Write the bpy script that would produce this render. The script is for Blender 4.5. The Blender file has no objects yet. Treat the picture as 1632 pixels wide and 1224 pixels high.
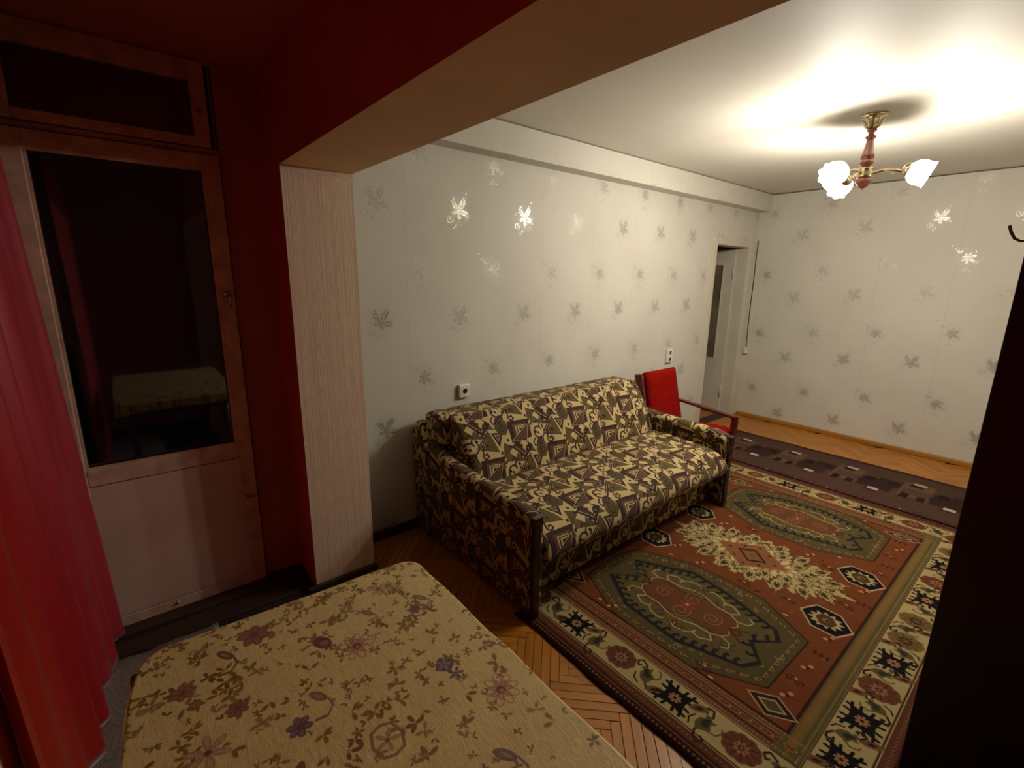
import bpy, bmesh, math, random
import numpy as np
from math import sin, cos, pi, radians, hypot, atan2, sqrt
from mathutils import Vector, Matrix

rng = random.Random(7)
sc = bpy.context.scene
col = sc.collection

# ------------------------------------------------------------------ camera
cam_d = bpy.data.cameras.new('camera')
cam = bpy.data.objects.new('camera', cam_d)
col.objects.link(cam)
cam_d.sensor_fit = 'HORIZONTAL'
cam_d.sensor_width = 36.0
cam_d.lens = 754.21 / 1632 * 36.0
cam_d.clip_start = 0.02
YAW, PITCH, ROLL = -0.8785806, -0.2251899, 0.0142716
f = Vector((sin(YAW) * cos(PITCH), cos(YAW) * cos(PITCH), sin(PITCH)))
r = Vector((cos(YAW), -sin(YAW), 0)); u = r.cross(f)
r2 = cos(ROLL) * r + sin(ROLL) * u; u2 = -sin(ROLL) * r + cos(ROLL) * u
M = Matrix((r2, u2, -f)).transposed().to_4x4()
M.translation = Vector((2.545, 0.0, 1.6))
cam.matrix_world = M
sc.camera = cam

# ------------------------------------------------------------------ world, exposure, light
world = bpy.data.worlds.new('night'); sc.world = world
world.use_nodes = True
world.node_tree.nodes['Background'].inputs[0].default_value = (0.02, 0.02, 0.022, 1)
world.node_tree.nodes['Background'].inputs[1].default_value = 0.04
sc.view_settings.view_transform = 'Standard'
sc.view_settings.look = 'None'
sc.view_settings.exposure = 0.0
sc.view_settings.gamma = 1.0
sc.view_settings.use_curve_mapping = False
try:
    sc.cycles.use_denoising = True
    sc.cycles.max_bounces = 8
    sc.cycles.diffuse_bounces = 4
    sc.cycles.sample_clamp_indirect = 6.0
    sc.cycles.caustics_reflective = False
    sc.cycles.caustics_refractive = False
except Exception:
    pass
LAMP_POWER = 35.5
LAMP_COLOR = (1.0, 0.93, 0.80)

# ------------------------------------------------------------------ tagging helpers
def tag(o, label=None, cat=None, group=None, kind=None):
    if label: o['label'] = label
    if cat: o['category'] = cat
    if group: o['group'] = group
    if kind: o['kind'] = kind
    return o

def empty(name, loc=(0, 0, 0)):
    o = bpy.data.objects.new(name, None)
    o.location = loc; o.empty_display_size = 0.1
    col.objects.link(o)
    return o

def link_mesh(name, me, parent=None, loc=None):
    o = bpy.data.objects.new(name, me)
    col.objects.link(o)
    if parent is not None:
        o.parent = parent
        # parts are modelled in world coordinates
        o.location = -wloc(parent) if loc is None else loc
    elif loc is not None:
        o.location = loc
    return o

def wloc(o):
    v = Vector((0, 0, 0))
    while o is not None:
        v += o.location; o = o.parent
    return v

# ------------------------------------------------------------------ mesh helpers
def box_uv(me, us=1.0, vs=1.0, uo=0.0, vo=0.0):
    uvl = me.uv_layers.new(name='uv')
    for p in me.polygons:
        n = p.normal
        ax = max(range(3), key=lambda i: abs(n[i]))
        for li in p.loop_indices:
            c = me.vertices[me.loops[li].vertex_index].co
            if ax == 0: a, b = c.y, c.z
            elif ax == 2: a, b = c.y, -c.x
            else: a, b = c.x, c.z
            uvl.data[li].uv = ((a - uo) * us, (b - vo) * vs)

def mesh_from(name, verts, faces, mats, parent=None, smooth=False, fmat=None, uv=None):
    me = bpy.data.meshes.new(name)
    me.from_pydata([tuple(v) for v in verts], [], faces)
    if not isinstance(mats, (list, tuple)): mats = [mats]
    for m in mats: me.materials.append(m)
    if fmat:
        for p, k in zip(me.polygons, fmat): p.material_index = k
    if smooth:
        for p in me.polygons: p.use_smooth = True
    me.update()
    if uv is not None: box_uv(me, *uv)
    return link_mesh(name, me, parent)

class MB:
    """collects solid primitives into one mesh"""
    def __init__(s): s.bm = bmesh.new()
    def box(s, x0, x1, y0, y1, z0, z1, bev=0.0, seg=2, mi=0):
        vs = [s.bm.verts.new((x, y, z)) for x in (x0, x1) for y in (y0, y1) for z in (z0, z1)]
        q = [(0, 1, 3, 2), (4, 6, 7, 5), (0, 4, 5, 1), (2, 3, 7, 6), (0, 2, 6, 4), (1, 5, 7, 3)]
        fs = [s.bm.faces.new([vs[i] for i in k]) for k in q]
        for f_ in fs: f_.material_index = mi
        if bev > 0:
            es = list({e for f_ in fs for e in f_.edges})
            r_ = bmesh.ops.bevel(s.bm, geom=es, offset=bev, segments=seg, affect='EDGES', profile=0.5)
            for f_ in r_['faces']: f_.material_index = mi
        return s
    def obox(s, c, ux, uy, uz, hx, hy, hz, bev=0.0, seg=2):
        """oriented box: centre, unit axes, half sizes"""
        ux, uy, uz = Vector(ux).normalized(), Vector(uy).normalized(), Vector(uz).normalized()
        c = Vector(c)
        vs = [s.bm.verts.new(c + ux * a * hx + uy * b * hy + uz * d * hz) for a in (-1, 1) for b in (-1, 1) for d in (-1, 1)]
        q = [(0, 1, 3, 2), (4, 6, 7, 5), (0, 4, 5, 1), (2, 3, 7, 6), (0, 2, 6, 4), (1, 5, 7, 3)]
        fs = [s.bm.faces.new([vs[i] for i in k]) for k in q]
        if bev > 0:
            es = list({e for f_ in fs for e in f_.edges})
            bmesh.ops.bevel(s.bm, geom=es, offset=bev, segments=seg, affect='EDGES', profile=0.5)
        return s
    def tube(s, pts, rad, n=8, caps=True):
        pts = [Vector(p) for p in pts]
        rads = rad if isinstance(rad, (list, tuple)) else [rad] * len(pts)
        rings = []
        ref = Vector((0.13, 0.21, 1)).normalized()
        for i, p in enumerate(pts):
            t = (pts[min(i + 1, len(pts) - 1)] - pts[max(i - 1, 0)]).normalized()
            if abs(t.dot(ref)) > .95: ref = Vector((1, 0.1, 0)).normalized()
            a = t.cross(ref).normalized(); b = t.cross(a).normalized()
            rings.append([s.bm.verts.new(p + (a * cos(2 * pi * k / n) + b * sin(2 * pi * k / n)) * rads[i]) for k in range(n)])
        for i in range(len(rings) - 1):
            for k in range(n):
                f_ = s.bm.faces.new((rings[i][k], rings[i][(k + 1) % n], rings[i + 1][(k + 1) % n], rings[i + 1][k]))
                f_.smooth = True
        if caps:
            s.bm.faces.new(rings[0]); s.bm.faces.new(list(reversed(rings[-1])))
        return s
    def lathe(s, origin, axis, prof, n=24, wave=None, smooth=True):
        """prof: list of (distance along axis, radius)"""
        o = Vector(origin); ax = Vector(axis).normalized()
        ref = Vector((0, 0, 1)) if abs(ax.z) < .9 else Vector((1, 0, 0))
        a = ax.cross(ref).normalized(); b = ax.cross(a).normalized()
        rings = []
        for j, (h, rr) in enumerate(prof):
            ring = []
            for k in range(n):
                th = 2 * pi * k / n
                q = rr * (1 + (wave(j, th) if wave else 0))
                ring.append(s.bm.verts.new(o + ax * h + (a * cos(th) + b * sin(th)) * q))
            rings.append(ring)
        for i in range(len(rings) - 1):
            for k in range(n):
                f_ = s.bm.faces.new((rings[i][k], rings[i][(k + 1) % n], rings[i + 1][(k + 1) % n], rings[i + 1][k]))
                f_.smooth = smooth
        if prof[0][1] > 0.0005: s.bm.faces.new(rings[0])
        if prof[-1][1] > 0.0005 and not wave: s.bm.faces.new(list(reversed(rings[-1])))
        return s
    def build(s, name, mat, parent=None, uv=None, smooth=False):
        bmesh.ops.recalc_face_normals(s.bm, faces=s.bm.faces[:])
        me = bpy.data.meshes.new(name)
        s.bm.to_mesh(me); s.bm.free()
        for m in (mat if isinstance(mat, (list, tuple)) else [mat]): me.materials.append(m)
        if smooth:
            for p in me.polygons: p.use_smooth = True
        if uv is not None: box_uv(me, *uv)
        return link_mesh(name, me, parent)

def loft(name, rings, mat, parent=None, uv=None, smooth=True, caps=True):
    n = len(rings[0]); vs = [v for rg in rings for v in rg]; fs = []
    for i in range(len(rings) - 1):
        for k in range(n):
            fs.append((i * n + k, i * n + (k + 1) % n, (i + 1) * n + (k + 1) % n, (i + 1) * n + k))
    if caps:
        fs.append(tuple(range(n))); fs.append(tuple(reversed(range((len(rings) - 1) * n, len(rings) * n))))
    bm = bmesh.new()
    bv = [bm.verts.new(v) for v in vs]
    for f_ in fs:
        try: bm.faces.new([bv[i] for i in f_])
        except ValueError: pass
    bmesh.ops.recalc_face_normals(bm, faces=bm.faces[:])
    me = bpy.data.meshes.new(name); bm.to_mesh(me); bm.free()
    me.materials.append(mat)
    if smooth:
        for p in me.polygons:
            if len(p.vertices) == 4: p.use_smooth = True
    me.update()
    if uv is not None: box_uv(me, *uv)
    return link_mesh(name, me, parent)

# ------------------------------------------------------------------ node helpers
def lin(c):
    return tuple((x / 12.92 if x <= 0.04045 else ((x + 0.055) / 1.055) ** 2.4) for x in (v / 255.0 for v in c)) + (1,)

class NT:
    def __init__(s, name):
        s.m = bpy.data.materials.new(name); s.m.use_nodes = True
        s.nt = s.m.node_tree; s.n = s.nt.nodes; s.l = s.nt.links
        s.b = s.n['Principled BSDF']
    def add(s, t, **kw):
        nd = s.n.new(t)
        for k, v in kw.items(): setattr(nd, k, v)
        return nd
    def set(s, sock, v):
        if hasattr(v, 'is_linked') or isinstance(v, bpy.types.NodeSocket): s.l.new(v, sock)
        else: sock.default_value = v
    def math(s, op, a, b=0.0, c=0.0):
        nd = s.add('ShaderNodeMath', operation=op)
        s.set(nd.inputs[0], a)
        if len(nd.inputs) > 1: s.set(nd.inputs[1], b)
        if len(nd.inputs) > 2: s.set(nd.inputs[2], c)
        return nd.outputs[0]
    def sep(s, v):
        nd = s.add('ShaderNodeSeparateXYZ'); s.set(nd.inputs[0], v); return nd.outputs
    def comb(s, x, y, z=0.0):
        nd = s.add('ShaderNodeCombineXYZ')
        for i, v in enumerate((x, y, z)): s.set(nd.inputs[i], v)
        return nd.outputs[0]
    def coord(s, k='Object'):
        return s.add('ShaderNodeTexCoord').outputs[k]
    def mapping(s, v, scale=(1, 1, 1), rot=(0, 0, 0), loc=(0, 0, 0)):
        nd = s.add('ShaderNodeMapping'); s.set(nd.inputs[0], v)
        nd.inputs['Scale'].default_value = scale; nd.inputs['Rotation'].default_value = rot
        nd.inputs['Location'].default_value = loc
        return nd.outputs[0]
    def noise(s, v, scale, detail=3, rough=0.5, dist=0.0):
        nd = s.add('ShaderNodeTexNoise'); s.set(nd.inputs['Vector'], v)
        nd.inputs['Scale'].default_value = scale; nd.inputs['Detail'].default_value = detail
        nd.inputs['Roughness'].default_value = rough; nd.inputs['Distortion'].default_value = dist
        return nd.outputs['Fac']
    def ramp(s, f_, stops):
        nd = s.add('ShaderNodeValToRGB'); s.set(nd.inputs[0], f_)
        e = nd.color_ramp.elements
        while len(e) < len(stops): e.new(0.5)
        for i, (p, c) in enumerate(stops):
            e[i].position = p; e[i].color = c if len(c) == 4 else tuple(c) + (1,)
        return nd.outputs[0]
    def mix(s, f_, a, b):
        nd = s.add('ShaderNodeMix', data_type='RGBA')
        s.set(nd.inputs[0], f_); s.set(nd.inputs[6], a); s.set(nd.inputs[7], b)
        return nd.outputs[2]
    def bump(s, h, strength=0.3, dist=0.002):
        nd = s.add('ShaderNodeBump'); nd.inputs['Strength'].default_value = strength
        nd.inputs['Distance'].default_value = dist
        s.set(nd.inputs['Height'], h); s.l.new(nd.outputs[0], s.b.inputs['Normal'])
        return nd
    def P(s, **kw):
        names = dict(color='Base Color', rough='Roughness', metal='Metallic', spec='Specular IOR Level', trans='Transmission Weight',
                     ior='IOR', alpha='Alpha', sheen='Sheen Weight', coat='Coat Weight', emit='Emission Color', estr='Emission Strength',
                     sheenr='Sheen Roughness', sss='Subsurface Weight', aniso='Anisotropic')
        for k, v in kw.items(): s.set(s.b.inputs[names[k]], v)
        return s.m

def plain(name, rgb, rough=0.6, metal=0.0, var=0.08, scale=6.0, bump=0.0, bscale=80.0, spec=0.5, **kw):
    t = NT(name); c = lin(rgb); co = t.coord()
    nz = t.noise(co, scale, 4)
    a = tuple(max(0, x * (1 - var)) for x in c[:3]) + (1,); b = tuple(min(1, x * (1 + var)) for x in c[:3]) + (1,)
    t.P(color=t.ramp(nz, [(0.3, a), (0.7, b)]), rough=rough, metal=metal, spec=spec, **kw)
    if bump: t.bump(t.noise(co, bscale, 3), bump, 0.002)
    return t.m

def wood(name, rgb, rough=0.35, axis=1, contrast=0.35, scale=1.0, coat=0.0, per_object=0.0):
    t = NT(name); co = t.coord()
    sc_ = [22 * scale] * 3; sc_[axis] = 1.6 * scale
    if per_object:
        oi = t.add('ShaderNodeObjectInfo')
        va = t.add('ShaderNodeVectorMath', operation='ADD'); t.set(va.inputs[0], co)
        t.set(va.inputs[1], t.comb(t.math('MULTIPLY', oi.outputs['Random'], 17.0), t.math('MULTIPLY', oi.outputs['Random'], 31.0)))
        co = va.outputs[0]
    n = t.noise(t.mapping(co, tuple(sc_)), 1.0, 6, 0.6, 0.6)
    c = lin(rgb)[:3]
    d = tuple(x * (1 - contrast) for x in c); h = tuple(min(1, x * (1 + contrast * .6)) for x in c)
    cc = t.ramp(n, [(0.28, d), (0.55, c), (0.8, h)])
    if per_object:
        hs = t.add('ShaderNodeHueSaturation'); t.set(hs.inputs['Color'], cc)
        t.set(hs.inputs['Value'], t.math('MULTIPLY_ADD', oi.outputs['Random'], per_object, 1 - per_object / 2))
        cc = hs.outputs[0]
    t.P(color=cc, rough=rough, coat=coat)
    t.bump(n, 0.08, 0.001)
    return t.m

# ------------------------------------------------------------------ numpy pattern drawing (woven / printed patterns)
class Cv:
    """supersampled drawing sheet measured in metres; origin at lower left"""
    def __init__(s, W, H, ppm, bg, wrap=False, ss=2):
        s.W, s.H, s.ss, s.k = W, H, ss, ppm * ss
        s.w, s.h = int(round(W * ppm)) * ss, int(round(H * ppm)) * ss
        s.kx, s.ky = s.w / W, s.h / H
        s.a = np.empty((s.h, s.w, 3), np.float32); s.a[:] = np.array(bg) / 255.0
        s.wrap = wrap
    def _grid(s, x0, x1, y0, y1):
        i0, i1 = int(math.floor(x0 * s.kx)), int(math.ceil(x1 * s.kx)) + 1
        j0, j1 = int(math.floor(y0 * s.ky)), int(math.ceil(y1 * s.ky)) + 1
        if not s.wrap:
            i0, i1, j0, j1 = max(0, i0), min(s.w, i1), max(0, j0), min(s.h, j1)
        if i1 <= i0 or j1 <= j0: return None
        I = np.arange(i0, i1); J = np.arange(j0, j1)
        X, Y = np.meshgrid((I + .5) / s.kx, (J + .5) / s.ky)
        return I % s.w, J % s.h, X, Y
    def _put(s, g, m, c):
        I, J, X, Y = g
        sub = s.a[np.ix_(J, I)]
        sub[m] = np.array(c, np.float32) / 255.0
        s.a[np.ix_(J, I)] = sub
    def poly(s, pts, c):
        P = np.array(pts, float)
        g = s._grid(P[:, 0].min(), P[:, 0].max(), P[:, 1].min(), P[:, 1].max())
        if g is None: return
        X, Y = g[2], g[3]; m = np.zeros(X.shape, bool)
        n = len(P)
        for i in range(n):
            x1, y1 = P[i]; x2, y2 = P[(i + 1) % n]
            if y1 == y2: continue
            cnd = ((y1 > Y) != (y2 > Y)) & (X < (x2 - x1) * (Y - y1) / (y2 - y1) + x1)
            m ^= cnd
        s._put(g, m, c)
    def rect(s, x0, x1, y0, y1, c): s.poly([(x0, y0), (x1, y0), (x1, y1), (x0, y1)], c)
    def stroke(s, pts, w, c, closed=False):
        P = [tuple(p) for p in pts]
        if closed: P = P + [P[0]]
        for (x1, y1), (x2, y2) in zip(P, P[1:]):
            g = s._grid(min(x1, x2) - w, max(x1, x2) + w, min(y1, y2) - w, max(y1, y2) + w)
            if g is None: continue
            X, Y = g[2], g[3]; dx, dy = x2 - x1, y2 - y1; L = dx * dx + dy * dy + 1e-12
            t = np.clip(((X - x1) * dx + (Y - y1) * dy) / L, 0, 1)
            s._put(g, (X - x1 - t * dx) ** 2 + (Y - y1 - t * dy) ** 2 < (w / 2) ** 2, c)
    def disc(s, x, y, rx, c, ry=None, ang=0.0):
        ry = ry or rx; R = max(rx, ry)
        g = s._grid(x - R, x + R, y - R, y + R)
        if g is None: return
        X, Y = g[2] - x, g[3] - y; ca, sa = cos(ang), sin(ang)
        s._put(g, ((X * ca + Y * sa) / rx) ** 2 + ((-X * sa + Y * ca) / ry) ** 2 < 1, c)
    def image(s, name):
        a = s.a.reshape(s.h // s.ss, s.ss, s.w // s.ss, s.ss, 3).mean((1, 3))
        h, w = a.shape[:2]
        im = bpy.data.images.new(name, w, h)
        px = np.ones((h, w, 4), np.float32); px[..., :3] = a
        im.pixels.foreach_set(px.ravel()); im.update(); im.pack()
        return im

def curl(cx, cy, r0, turns=1.4, a0=0.0, sgn=1, n=22):
    return [(cx + r0 * (1 - .8 * t / n) * cos(a0 + sgn * 2 * pi * turns * t / n), cy + r0 * (1 - .8 * t / n) * sin(a0 + sgn * 2 * pi * turns * t / n)) for t in range(n + 1)]

def print_mat(name, im, rough=0.85, sheen=0.0, weave=900.0, bstr=0.25, spec=0.3, extra=None, var=0.12, dark=1.0):
    t = NT(name)
    tx = t.add('ShaderNodeTexImage'); tx.image = im; tx.interpolation = 'Cubic'
    t.l.new(t.coord('UV'), tx.inputs[0])
    co = t.coord()
    nz = t.noise(co, 9.0, 4)
    fine = t.noise(co, weave, 2)
    hs = t.add('ShaderNodeHueSaturation')
    t.set(hs.inputs['Color'], tx.outputs[0])
    t.set(hs.inputs['Value'], t.math('MULTIPLY', t.math('ADD', t.math('MULTIPLY_ADD', nz, var, 1 - var / 2), t.math('MULTIPLY_ADD', fine, 0.3, -0.15)), dark))
    t.P(color=hs.outputs[0], rough=rough, sheen=sheen, spec=spec)
    t.bump(fine, bstr, 0.002)
    return t.m

# ================================================================== materials
def wallpaper(name, uax, u1, v1, u2, v2, drift=0.0, pu=0.53, pv=0.645):
    t = NT(name); x, y, z = t.sep(t.coord())
    U = (x, y)[uax]
    V = z
    if drift:  # every strip of paper hangs a little off its neighbour
        V = t.math('SUBTRACT', V, t.math('MULTIPLY', t.math('FLOOR', t.math('DIVIDE', t.math('SUBTRACT', U, u1 - .2), pu)), drift))
    SPK = t.noise(t.comb(U, V), 95.0, 1)
    def motif(u0, v0, rot, petals, R):
        du = t.math('WRAP', t.math('SUBTRACT', U, u0), pu / 2, -pu / 2)
        dv = t.math('WRAP', t.math('SUBTRACT', V, v0), pv / 2, -pv / 2)
        rr = t.math('SQRT', t.math('ADD', t.math('MULTIPLY', du, du), t.math('MULTIPLY', dv, dv)))
        th = t.math('ARCTAN2', dv, du)
        w = t.math('ABSOLUTE', t.math('COSINE', t.math('MULTIPLY_ADD', th, petals / 2, rot)))
        w = t.math('POWER', w, 0.8)
        lop = t.math('MULTIPLY_ADD', t.math('SINE', t.math('ADD', th, rot)), 0.25, 0.85)
        edge = t.math('MULTIPLY', t.math('MULTIPLY_ADD', w, R * 0.95, R * 0.05), lop)
        m = t.math('LESS_THAN', rr, edge)
        # gap around the heart and vein lines
        vein = t.math('GREATER_THAN', t.math('ABSOLUTE', t.math('SINE', t.math('MULTIPLY_ADD', th, petals / 2, rot))), 0.10)
        m = t.math('MULTIPLY', m, vein)
        def sub(ox, oy, rad, kind):
            a = t.math('SUBTRACT', du, ox); b = t.math('SUBTRACT', dv, oy)
            q = t.math('SQRT', t.math('ADD', t.math('MULTIPLY', a, a), t.math('MULTIPLY', b, b)))
            if kind == 'dot': return t.math('LESS_THAN', q, rad)
            ang = t.math('DIVIDE', t.math('ARCTAN2', b, a), 2 * pi)
            sp = t.math('ABSOLUTE', t.math('SUBTRACT', t.math('FRACT', t.math('SUBTRACT', t.math('DIVIDE', q, rad / 1.6), ang)), 0.5))
            return t.math('MULTIPLY', t.math('LESS_THAN', sp, 0.13), t.math('LESS_THAN', q, rad))
        items = ((-.066, -.050, .026, 's'), (.040, .075, .015, 's'), (.055, .105, .005, 'dot'), (-.035, .070, .007, 'dot'), (-.05, .055, .006, 'dot'),
                 (-.02, -.085, .006, 'dot'), (-.035, -.10, .005, 'dot'), (.07, -.03, .005, 'dot')) if R > .065 else \
                ((-.085, .070, .005, 'dot'), (-.070, .052, .006, 'dot'), (-.055, .040, .007, 'dot'), (-.062, .062, .004, 'dot'), (-.04, .05, .006, 'dot'),
                 (.05, .045, .005, 'dot'), (.0, -.100, .018, 's'), (-.02, -.115, .005, 'dot'), (.03, -.115, .005, 'dot'), (.06, -.04, .020, 's'), (-.11, .10, .005, 'dot'))
        for it in items: m = t.math('MAXIMUM', m, sub(*it))
        halo = t.math('MULTIPLY', t.math('LESS_THAN', rr, .085), t.math('GREATER_THAN', SPK, .60))
        return t.math('MAXIMUM', m, t.math('MULTIPLY', halo, .6))
    m = t.math('MAXIMUM', motif(u1, v1, 0.6, 5, .074), motif(u2, v2, 2.2, 7, .058))
    brk = t.math('GREATER_THAN', t.noise(t.comb(U, V), 130.0, 2), 0.45)
    m = t.math('MULTIPLY', m, brk)
    # seams between the strips
    seam = t.math('LESS_THAN', t.math('ABSOLUTE', t.math('WRAP', t.math('SUBTRACT', U, u1 + .17), pu / 2, -pu / 2)), 0.0012)
    weave = t.noise(t.mapping(t.comb(U, V), (1, .12, 1)), 900.0, 2)
    w2 = t.noise(t.mapping(t.comb(U, V), (.12, 1, 1)), 900.0, 2)
    big = t.noise(t.comb(U, V), 1.3, 3)
    base = t.ramp(big, [(.3, lin((205, 200, 187))), (.7, lin((214, 210, 198)))])
    base = t.mix(t.math('MULTIPLY', seam, .35), base, lin((150, 144, 130)))
    colr = t.mix(t.math('MULTIPLY', m, .9), base, lin((178, 173, 160)))
    t.P(color=colr, rough=t.math('MULTIPLY_ADD', m, -.36, .66), metal=t.math('MULTIPLY', m, 0.5), spec=0.35)
    t.bump(t.math('ADD', t.math('ADD', weave, w2), t.math('MULTIPLY', m, 1.5)), 0.12, 0.001)
    return t.m

PAPER_L = wallpaper('wallpaper_left', 1, 1.14, 1.33, 1.40, 0.985)
PAPER_B = wallpaper('wallpaper_back', 0, 0.47, 1.395, 0.70, 1.06, drift=0.05, pu=0.545)
PAPER_PLAIN = plain('wallpaper_plain', (176, 168, 150), 0.75, var=.04)

def striped_paper():
    t = NT('ribbed_wallpaper'); co = t.coord()
    n = t.noise(t.mapping(co, (160, 160, 2.2)), 1.0, 5, .65)
    n2 = t.noise(t.mapping(co, (45, 45, .5)), 1.0, 3, .6)
    c = t.ramp(t.math('ADD', t.math('MULTIPLY', n, .6), t.math('MULTIPLY', n2, .4)), [(.35, lin((222, 188, 158))), (.7, lin((244, 222, 198)))])
    t.P(color=c, rough=.7); t.bump(n, .5, .003)
    return t.m
PILLAR_PAPER = striped_paper()
BEAM_PAPER = plain('beam_paper', (240, 212, 168), .8, var=.06, scale=3, bump=.1)
RED_PAINT = plain('red_wall_paint', (208, 112, 84), .62, var=.12, scale=2.5, bump=.15, bscale=40)
DOORWALL = plain('door_wall_paint', (196, 116, 92), .62, var=.12, scale=2.5, bump=.15, bscale=40)
RED_CEIL = plain('red_ceiling_paint', (206, 122, 94), .7, var=.12, scale=2.0, bump=.1, bscale=30)
CEIL = plain('ceiling_whitewash', (218, 213, 200), .6, var=.03, scale=2.0, bump=.06, bscale=8, spec=.4)
DOOR_PAINT = plain('old_door_paint', (226, 196, 180), .45, var=.10, scale=3, bump=.12, bscale=25)
FRAME_PAINT = plain('worn_frame_paint', (222, 186, 164), .5, var=.22, scale=14, bump=.3, bscale=30)
CREAM_PAINT = plain('cream_paint', (208, 201, 184), .42, var=.05, scale=4, bump=.05)
PLASTIC = plain('white_plastic', (226, 222, 208), .35, var=.02)
DARKHOLE = plain('dark_recess', (28, 24, 20), .7, var=.1)
GAP = plain('dark_gap', (14, 9, 7), .9, var=.1)
FLOOR_BASE = plain('floor_joint_dark', (34, 18, 8), .85, var=.2, scale=20)
PARQ = wood('parquet_oak', (176, 112, 32), .33, axis=0, contrast=.28, scale=1.3, per_object=.30)
PARQ_S = wood('parquet_oak_joined', (172, 108, 32), .33, axis=0, contrast=.3)
BASEBOARD = wood('pine_baseboard', (172, 120, 46), .5, axis=0, contrast=.25)
THRESH = wood('dark_threshold_wood', (58, 38, 26), .6, axis=1, contrast=.4)
CHAIRWOOD = wood('cherry_varnish', (92, 34, 24), .22, axis=0, contrast=.4, coat=.4)
ARMWOOD = wood('dark_sofa_wood', (48, 24, 18), .25, axis=2, contrast=.35, coat=.3)
TABLEWOOD = wood('table_varnish', (98, 42, 26), .3, axis=0, contrast=.3, coat=.2)
WARD = wood('black_brown_veneer', (20, 12, 12), .38, axis=2, contrast=.3)
LAMPWOOD = wood('rosy_lamp_wood', (150, 82, 70), .18, axis=2, contrast=.2, coat=.6)
BRASS = plain('lamp_brass', (224, 208, 170), .28, metal=1.0, var=.05)
STEEL = plain('hook_steel', (140, 134, 124), .5, metal=.15, var=.1)
REDCLOTH = plain('red_plush', (132, 12, 4), .95, var=.2, scale=35, bump=.6, bscale=220, spec=.08)

def pane_mat(name, tint=(0.9, 0.95, 0.95, 1)):
    t = NT(name)
    t.P(color=tint, rough=0.03, trans=1.0, ior=1.5)
    t.n.remove(t.b)
    tr = t.add('ShaderNodeBsdfTransparent'); tr.inputs[0].default_value = (.75, .8, .8, 1)
    gl = t.add('ShaderNodeBsdfGlossy'); gl.inputs['Roughness'].default_value = .04
    gl.inputs['Color'].default_value = (1, 1, 1, 1)
    fr = t.add('ShaderNodeFresnel'); fr.inputs[0].default_value = 1.62
    mx = t.add('ShaderNodeMixShader')
    t.l.new(t.math('MULTIPLY', fr.outputs[0], 1.7), mx.inputs[0]); t.l.new(tr.outputs[0], mx.inputs[1]); t.l.new(gl.outputs[0], mx.inputs[2])
    t.l.new(mx.outputs[0], t.n['Material Output'].inputs[0])
    return t.m
PANE = pane_mat('night_window_glass')
def frosted():
    t = NT('frosted_glass'); co = t.coord()
    n = t.noise(co, 7, 3)
    t.P(color=t.ramp(n, [(.3, lin((98, 84, 68))), (.7, lin((132, 116, 96)))]), rough=.35, spec=.6)
    t.bump(t.noise(co, 160, 2), .2, .001)
    return t.m
FROST = frosted()

def shade_mat():
    t = NT('opal_lamp_glass')
    t.P(color=(.95, .93, .88, 1), rough=.25, emit=(1.0, .93, .78, 1), estr=2.6)
    return t.m
SHADE = shade_mat()
def bulb_mat():
    t = NT('bulb_glow'); t.P(color=(1, 1, 1, 1), emit=(1.0, .9, .7, 1), estr=10.0); return t.m
BULB = bulb_mat()

def curtain_mat():
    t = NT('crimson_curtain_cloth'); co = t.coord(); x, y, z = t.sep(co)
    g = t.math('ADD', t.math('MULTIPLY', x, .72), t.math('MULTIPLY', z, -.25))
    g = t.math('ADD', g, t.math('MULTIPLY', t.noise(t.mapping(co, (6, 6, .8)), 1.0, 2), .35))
    c = t.ramp(g, [(.15, lin((200, 60, 78))), (.60, lin((186, 24, 30))), (1.0, lin((204, 66, 18)))])  # orange end paints a warm glow into the cloth's lower free edge
    fine = t.noise(t.mapping(co, (500, 500, 60)), 1.0, 2)
    t.P(color=c, rough=.42, sheen=.8, sheenr=.3, spec=.45)
    t.bump(fine, .2, .001)
    tl = t.add('ShaderNodeBsdfTranslucent'); t.l.new(c, tl.inputs[0])
    mx = t.add('ShaderNodeMixShader'); mx.inputs[0].default_value = .25
    t.l.new(t.b.outputs[0], mx.inputs[1]); t.l.new(tl.outputs[0], mx.inputs[2])
    t.l.new(mx.outputs[0], t.n['Material Output'].inputs[0])
    return t.m
CURTAIN = curtain_mat()

CURTAIN2 = plain('crimson_pleated_cloth', (196, 40, 58), .7, var=.15, scale=4, sheen=.2)
def greyrug_mat():
    t = NT('grey_woven_rug'); co = t.coord()
    w = t.add('ShaderNodeTexWave'); w.bands_direction = 'X'; w.inputs['Scale'].default_value = 45; w.inputs['Distortion'].default_value = 3
    w.inputs['Detail'].default_value = 3
    t.l.new(co, w.inputs[0])
    n = t.noise(co, 90, 4)
    h = t.math('ADD', t.math('MULTIPLY', w.outputs['Fac'], .5), t.math('MULTIPLY', n, .6))
    t.P(color=t.ramp(h, [(.3, lin((98, 90, 84))), (.8, lin((190, 182, 172)))]), rough=.95)
    t.bump(h, .9, .006)
    return t.m
GREYRUG = greyrug_mat()

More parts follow.
